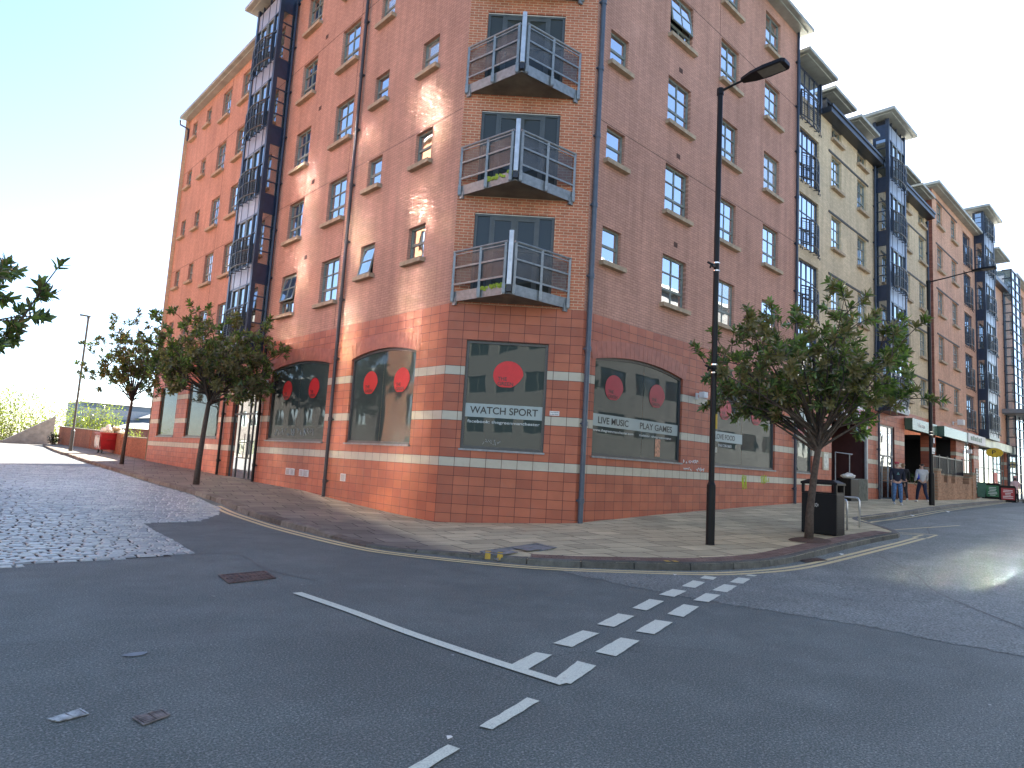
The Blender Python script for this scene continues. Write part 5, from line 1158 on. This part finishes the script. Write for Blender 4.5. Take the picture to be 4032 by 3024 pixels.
# scraps of litter
for i, (x, y, s) in enumerate(((2.57, 3.02, .018), (20.2, 6.9, .06), (26.5, 7.2, .09), (30.0, 6.95, .1), (9.2, 5.75, .03), (14.7, 5.3, .06), (.5, 5.4, .02))):
    m = MB(); z = g(x, y)+.012; m.v = [(x-s, y-s*.4, z), (x+s*.8, y-s*.6, z+s*.3), (x+s, y+s*.5, z+.004), (x-s*.6, y+s*.7, z+s*.5)]; m.f = [(0, 1, 2, 3)]
    m.v += [(a, b, c-.004) for a, b, c in m.v]; m.f += [(7, 6, 5, 4), (0, 4, 5, 1), (1, 5, 6, 2), (2, 6, 7, 3), (3, 7, 4, 0)]
    lab = ['tiny white scrap left of the white dashes on the asphalt', 'white scrap at the kerb corner by the yellow lines', 'pale crushed wrapper in the gutter of the inset kerb', 'crumpled white paper in the gutter below the second lamp', 'tiny pale scrap near the yellow kerb marks', 'white scrap above the gutter grate under the tree', 'tiny white fleck on the asphalt far left'][i]
    tag(m.build('litter_scrap', WHITE), lab, 'litter', 'scraps of litter on the road')

# ------------------------------------------------------------------ people
def skin(name, joints, edges, m, parent, M=None, sub=1):
    bm = bmesh.new(); sl = bm.verts.layers.skin.verify(); vs = []
    for i, (p, r) in enumerate(joints):
        v = bm.verts.new(p); v[sl].radius = r if hasattr(r, '__len__') else (r, r); v[sl].use_root = (i == 0); vs.append(v)
    for a, b in edges: bm.edges.new((vs[a], vs[b]))
    me = bpy.data.meshes.new(name); bm.to_mesh(me); bm.free(); o = link(name, me, m, parent, M); o.modifiers.new('skin', 'SKIN').use_smooth_shade = True; s = o.modifiers.new('sub', 'SUBSURF'); s.levels = sub; s.render_levels = sub; return o
SKINM = plain('skin', (.45, .27, .20), .6, var=.06)
def person(loc, rz, H, label, top, legs, shoes, hair, stride=.22, arm=.18, hat=None, bag=None, jacket_len=.0):
    o = empty('person', loc, rz); tag(o, label, 'person', 'people on the far pavement'); s = H/1.75
    def v(x, y, z): return (x*s, y*s, z*s)
    # body faces -y; x to its left
    sd = stride
    body = [(v(0, 0, .95), (.12*s, .10*s)), (v(0, 0, 1.12), (.125*s, .095*s)), (v(0, -.01, 1.34), (.15*s, .10*s)), (v(0, 0, 1.47), (.06*s, .06*s)), (v(0, -.01, 1.55), .052*s), (v(0, -.02, 1.64), (.078*s, .095*s)), (v(0, -.01, 1.70), (.065*s, .08*s)),
            (v(.19, 0, 1.40), .055*s), (v(.24, arm*.3, 1.14), .045*s), (v(.25, -arm*.5, .92), .035*s), (v(-.19, 0, 1.40), .055*s), (v(-.24, -arm*.3, 1.14), .045*s), (v(-.25, -arm*1.2, .93), .035*s),
            (v(.095, 0, .88), (.09*s, .1*s)), (v(.1, -sd*.55-.03, .50), .06*s), (v(.1, -sd, .10), .04*s), (v(-.095, 0, .88), (.09*s, .1*s)), (v(-.1, sd*.25-.05, .50), .06*s), (v(-.1, sd, .12), .04*s)]
    e = [(0, 1), (1, 2), (2, 3), (3, 4), (4, 5), (5, 6), (2, 7), (7, 8), (8, 9), (2, 10), (10, 11), (11, 12), (0, 13), (13, 14), (14, 15), (0, 16), (16, 17), (17, 18)]
    skin('body', body, e, SKINM, o)
    T = [(v(0, 0, .86-jacket_len), (.175*s, .14*s)), (v(0, 0, 1.12), (.15*s, .115*s)), (v(0, 0, 1.36), (.19*s, .125*s)), (v(0, 0, 1.47), (.085*s, .08*s)), (v(.20, 0, 1.41), .075*s), (v(.255, arm*.3, 1.14), .062*s), (v(.26, -arm*.45, .94), .05*s), (v(-.20, 0, 1.41), .075*s), (v(-.255, -arm*.3, 1.14), .062*s), (v(-.26, -arm*1.1, .95), .05*s)]
    skin('jacket', T, [(0, 1), (1, 2), (2, 3), (2, 4), (4, 5), (5, 6), (2, 7), (7, 8), (8, 9)], top, o)
    Lg = [(v(0, 0, .96), (.135*s, .115*s)), (v(.1, 0, .84), (.105*s, .11*s)), (v(.105, -sd*.55-.03, .50), .078*s), (v(.105, -sd, .09), .06*s), (v(-.1, 0, .84), (.105*s, .11*s)), (v(-.105, sd*.25-.05, .50), .078*s), (v(-.105, sd, .12), .06*s)]
    skin('trousers', Lg, [(0, 1), (1, 2), (2, 3), (0, 4), (4, 5), (5, 6)], legs, o)
    for x, y, z, t in ((.105, -sd, .04, 0), (-.105, sd, .08, .5)):
        skin('shoe', [(v(x, y+.05, z+.02), .045*s), (v(x, y-.06, z+.0-.02*t), .045*s), (v(x, y-.17, z-.0-.05*t), .035*s)], [(0, 1), (1, 2)], shoes, o)
    for x, y, z in ((.255, -arm*.55-.01, .88), (-.255, -arm*1.25, .89)):
        h = [(v(x, y, z), (.018*s, .035*s)), (v(x, y-.01, z-.06), (.018*s, .038*s))]; ed = [(0, 1)]
        for k in range(4):
            yy = y-.035+.022*k; h += [(v(x, yy, z-.1), .010*s), (v(x-.012*(1 if x > 0 else -1), yy, z-.14+.006*abs(k-1.5)), .008*s)]; n = len(h); ed += [(1, n-2), (n-2, n-1)]
        h += [(v(x-.01, y-.055, z-.06), .011*s), (v(x-.015, y-.06, z-.09), .009*s)]; n = len(h); ed += [(0, n-2), (n-2, n-1)]
        skin('hand', h, ed, SKINM, o)
    # face
    f = MB(); f.box(-.014*s, .014*s, -.135*s, -.10*s, 1.61*s, 1.645*s); bevel(f.build('nose', SKINM, o), .006)
    f = MB()
    for x in (-.03, .03): f.box((x-.012)*s, (x+.012)*s, -.122*s, -.105*s, 1.652*s, 1.662*s)
    f.box(-.022*s, .022*s, -.12*s, -.105*s, 1.585*s, 1.592*s); f.build('face_features', plain('eye_dark', (.06, .03, .025), .5), o)
    for x in (-.085, .085): f = MB(); f.box((x-.012)*s, (x+.012)*s, -.02*s, .02*s, 1.62*s, 1.67*s); bevel(f.build('ear', SKINM, o), .008)
    if hat: skin('headscarf', [(v(0, .03, 1.60), (.085*s, .09*s)), (v(0, -.005, 1.68), (.105*s, .118*s)), (v(0, -.005, 1.74), (.08*s, .09*s))], [(0, 1), (1, 2)], hat, o)
    else: skin('hair', [(v(0, .045, 1.52 if hair[1] else 1.62), (.06*s, .05*s)), (v(0, .03, 1.66), (.086*s, .085*s)), (v(0, .01, 1.72), (.07*s, .08*s))], [(0, 1), (1, 2)], hair[0], o)
    return o
NV = plain('navy_jumper', (.010, .013, .028), .85, var=.3); JN = plain('faded_jeans', (.06, .13, .26), .8, var=.6, scale=14); BLK = plain('black_cloth', (.010, .011, .014), .85); WS = plain('white_shoe', (.65, .65, .62), .5)
p1 = person((30.3, 8.77, pz(30.3, 8.77)), math.radians(-58), 1.76, 'person in a navy jumper, blue jeans and red headscarf, walking towards the camera', NV, JN, WS, (BLK, 0), .1, .1, hat=plain('red_scarf', (.45, .05, .08), .8, var=.5, scale=25))
m = MB(); m.v = [(-.05, -.135, 1.22), (.06, -.135, 1.22), (.0, -.142, 1.33)]; m.f = [(0, 1, 2)]; m.build('chest_logo', plain('teal_logo', (.10, .22, .22), .7), p1)
person((35.4, 10.0, pz(35.4, 10.0)), math.radians(118), 1.78, 'fair-haired person in a black jacket, half hidden behind the one in blue jeans', BLK, plain('charcoal_trousers', (.018, .018, .022), .85), WS, (plain('fair_hair', (.26, .16, .08), .7), 1), .3, .2)
p3 = person((35.0, 9.1, pz(35.0, 9.1)), math.radians(125), 1.78, 'person in a white and blue sports jacket and navy trousers, striding beside the lamp', plain('white_jacket', (.42, .43, .44), .7), plain('navy_trousers', (.012, .018, .05), .8), WS, (plain('dark_hair', (.015, .012, .01), .6), 0), .34, .22)
skin('blue_sleeve', [((.12, 0, 1.34), .115), ((.17, .0, 1.15), .1), ((.17, 0, 1.0), .09)], [(0, 1), (1, 2)], plain('royal_blue', (.02, .05, .35), .7, var=.4), p3)
p4 = person((54.2, 8.75, pz(54.2, 8.75)), math.radians(110), 1.62, 'person in a loose pale pink coat at the right edge of the photo', plain('pale_pink', (.62, .42, .42), .8), plain('dark_leggings', (.02, .02, .03), .8), BLK, (MT['dark_hair'], 1), .15, .1, jacket_len=.3)
pc = empty('pushchair', (53.6, 8.0, pz(53.6, 8.1)), math.radians(110)); tag(pc, 'small dark pushchair in front of the pink coat at the right edge', 'pushchair')
for x in (-.22, .22):
    for y in (-.3, .3): m = MB(); m.tube([(x-.02, y, .12), (x+.02, y, .12)], .12, 14); m.build('wheel', BLACK, pc)
m = MB(); m.tube([(-.22, .3, .12), (-.2, -.1, .6), (-.2, .5, 1.0), (.2, .5, 1.0), (.2, -.1, .6), (.22, .3, .12)], .014, 6); m.tube([(-.22, -.3, .12), (-.2, .2, .75)], .014, 6); m.tube([(.22, -.3, .12), (.2, .2, .75)], .014, 6); m.build('frame', GALV, pc)
m = MB(); m.v = [(-.18, -.25, .35), (.18, -.25, .35), (.18, .1, .38), (-.18, .1, .38), (-.18, .25, .85), (.18, .25, .85)]; m.f = [(0, 1, 2, 3), (3, 2, 5, 4)]; m.build('seat', BLK, pc)

# ------------------------------------------------------------------ the blocks across the streets, seen in the glass
def block(name, x, y, rz, L, D, Hh, m, label, ww=1.6, wh=1.6, sx=3.2, sz=3.1, z0=.8, gm=None):
    o = empty(name, (x, y, 0), rz); tag(o, label, 'building'); nx = int(L/sx); nz = int((Hh-1)/sz); off = (L-nx*sx)/2; ops = []
    for i in range(nx):
        for k in range(nz): a = off+i*sx+(sx-ww)/2; ops.append((a, a+ww, z0+k*sz, z0+k*sz+wh))
    wall('wall', Matrix.Identity(4), 0, L, -.5, Hh, ops, m, o)
    b = MB(); p = MB()
    for a, c, d, e in ops:
        for q_3 in ((a, a+.06, d, e), (c-.06, c, d, e), (a+.06, c-.06, e-.06, e), (a+.06, c-.06, d, d+.06), ((a+c)/2-.03, (a+c)/2+.03, d+.06, e-.06)): b.box(q_3[0], q_3[1], .08, .13, q_3[2], q_3[3])
        p.quad((a, .12, d), (c, .12, d), (c, .12, e), (a, .12, e))
    f = b.build('window_frames', FRAME, o); f['kind'] = 'stuff'; pp = p.build('glazing', gm or GLB, o); pp['kind'] = 'stuff'
    r = MB(); r.box(-.4, L+.4, -.4, D, Hh, Hh+.3); r.build('roof', CANOPY, o)
    r = MB(); r.quad((0, 0, -.5), (0, D, -.5), (0, D, Hh), (0, 0, Hh)); r.quad((L, 0, -.5), (L, D, -.5), (L, D, Hh), (L, 0, Hh)); r.quad((0, D, -.5), (L, D, -.5), (L, D, Hh), (0, D, Hh)); r.build('side_wall', m, o); return o
GLB = glass('opposite_glass', (.02, .022, .024), .9, .085, .0)
block('opposite_block', -6.0, 22.0, PI/2, 22, 12, 26, brick('orange_brick', (.36, .16, .085), (.3, .15, .09)), 'tall orange brick block across the cobbled side street, seen only in the windows', ww=.95, wh=2.2, sx=3.7)
block('opposite_block', -6.0, 45.0, PI/2, 34, 12, 8, brick('dark_stone', (.10, .09, .08), (.08, .07, .06)), 'low dark stone building across the cobbled side street, seen only in the windows')
block('opposite_block', 100, -6.5, PI, 74, 12, 15.5, brick('stone_grey', (.26, .26, .25), (.2, .2, .2)), 'grey stone block across the right-hand street, seen only in the windows', ww=2.9, wh=1.5, sx=4.0)
block('opposite_block', 8.5, -12.0, PI, 30, 12, 15, plain('concrete_cladding', (.34, .33, .30), .8), 'grey concrete office block behind the camera, seen only in the corner window', ww=2.2, wh=1.5, gm=GLD)
magnolia((-2.6, 30.0, .3), 2.6, (.1, 0, 4.2), (2.5, 2.5, 1.8), 24, 5, 'evergreen magnolia on the far side of the cobbled street, seen only in the windows', 41, .08, (.1, 0), .2, nr=3)
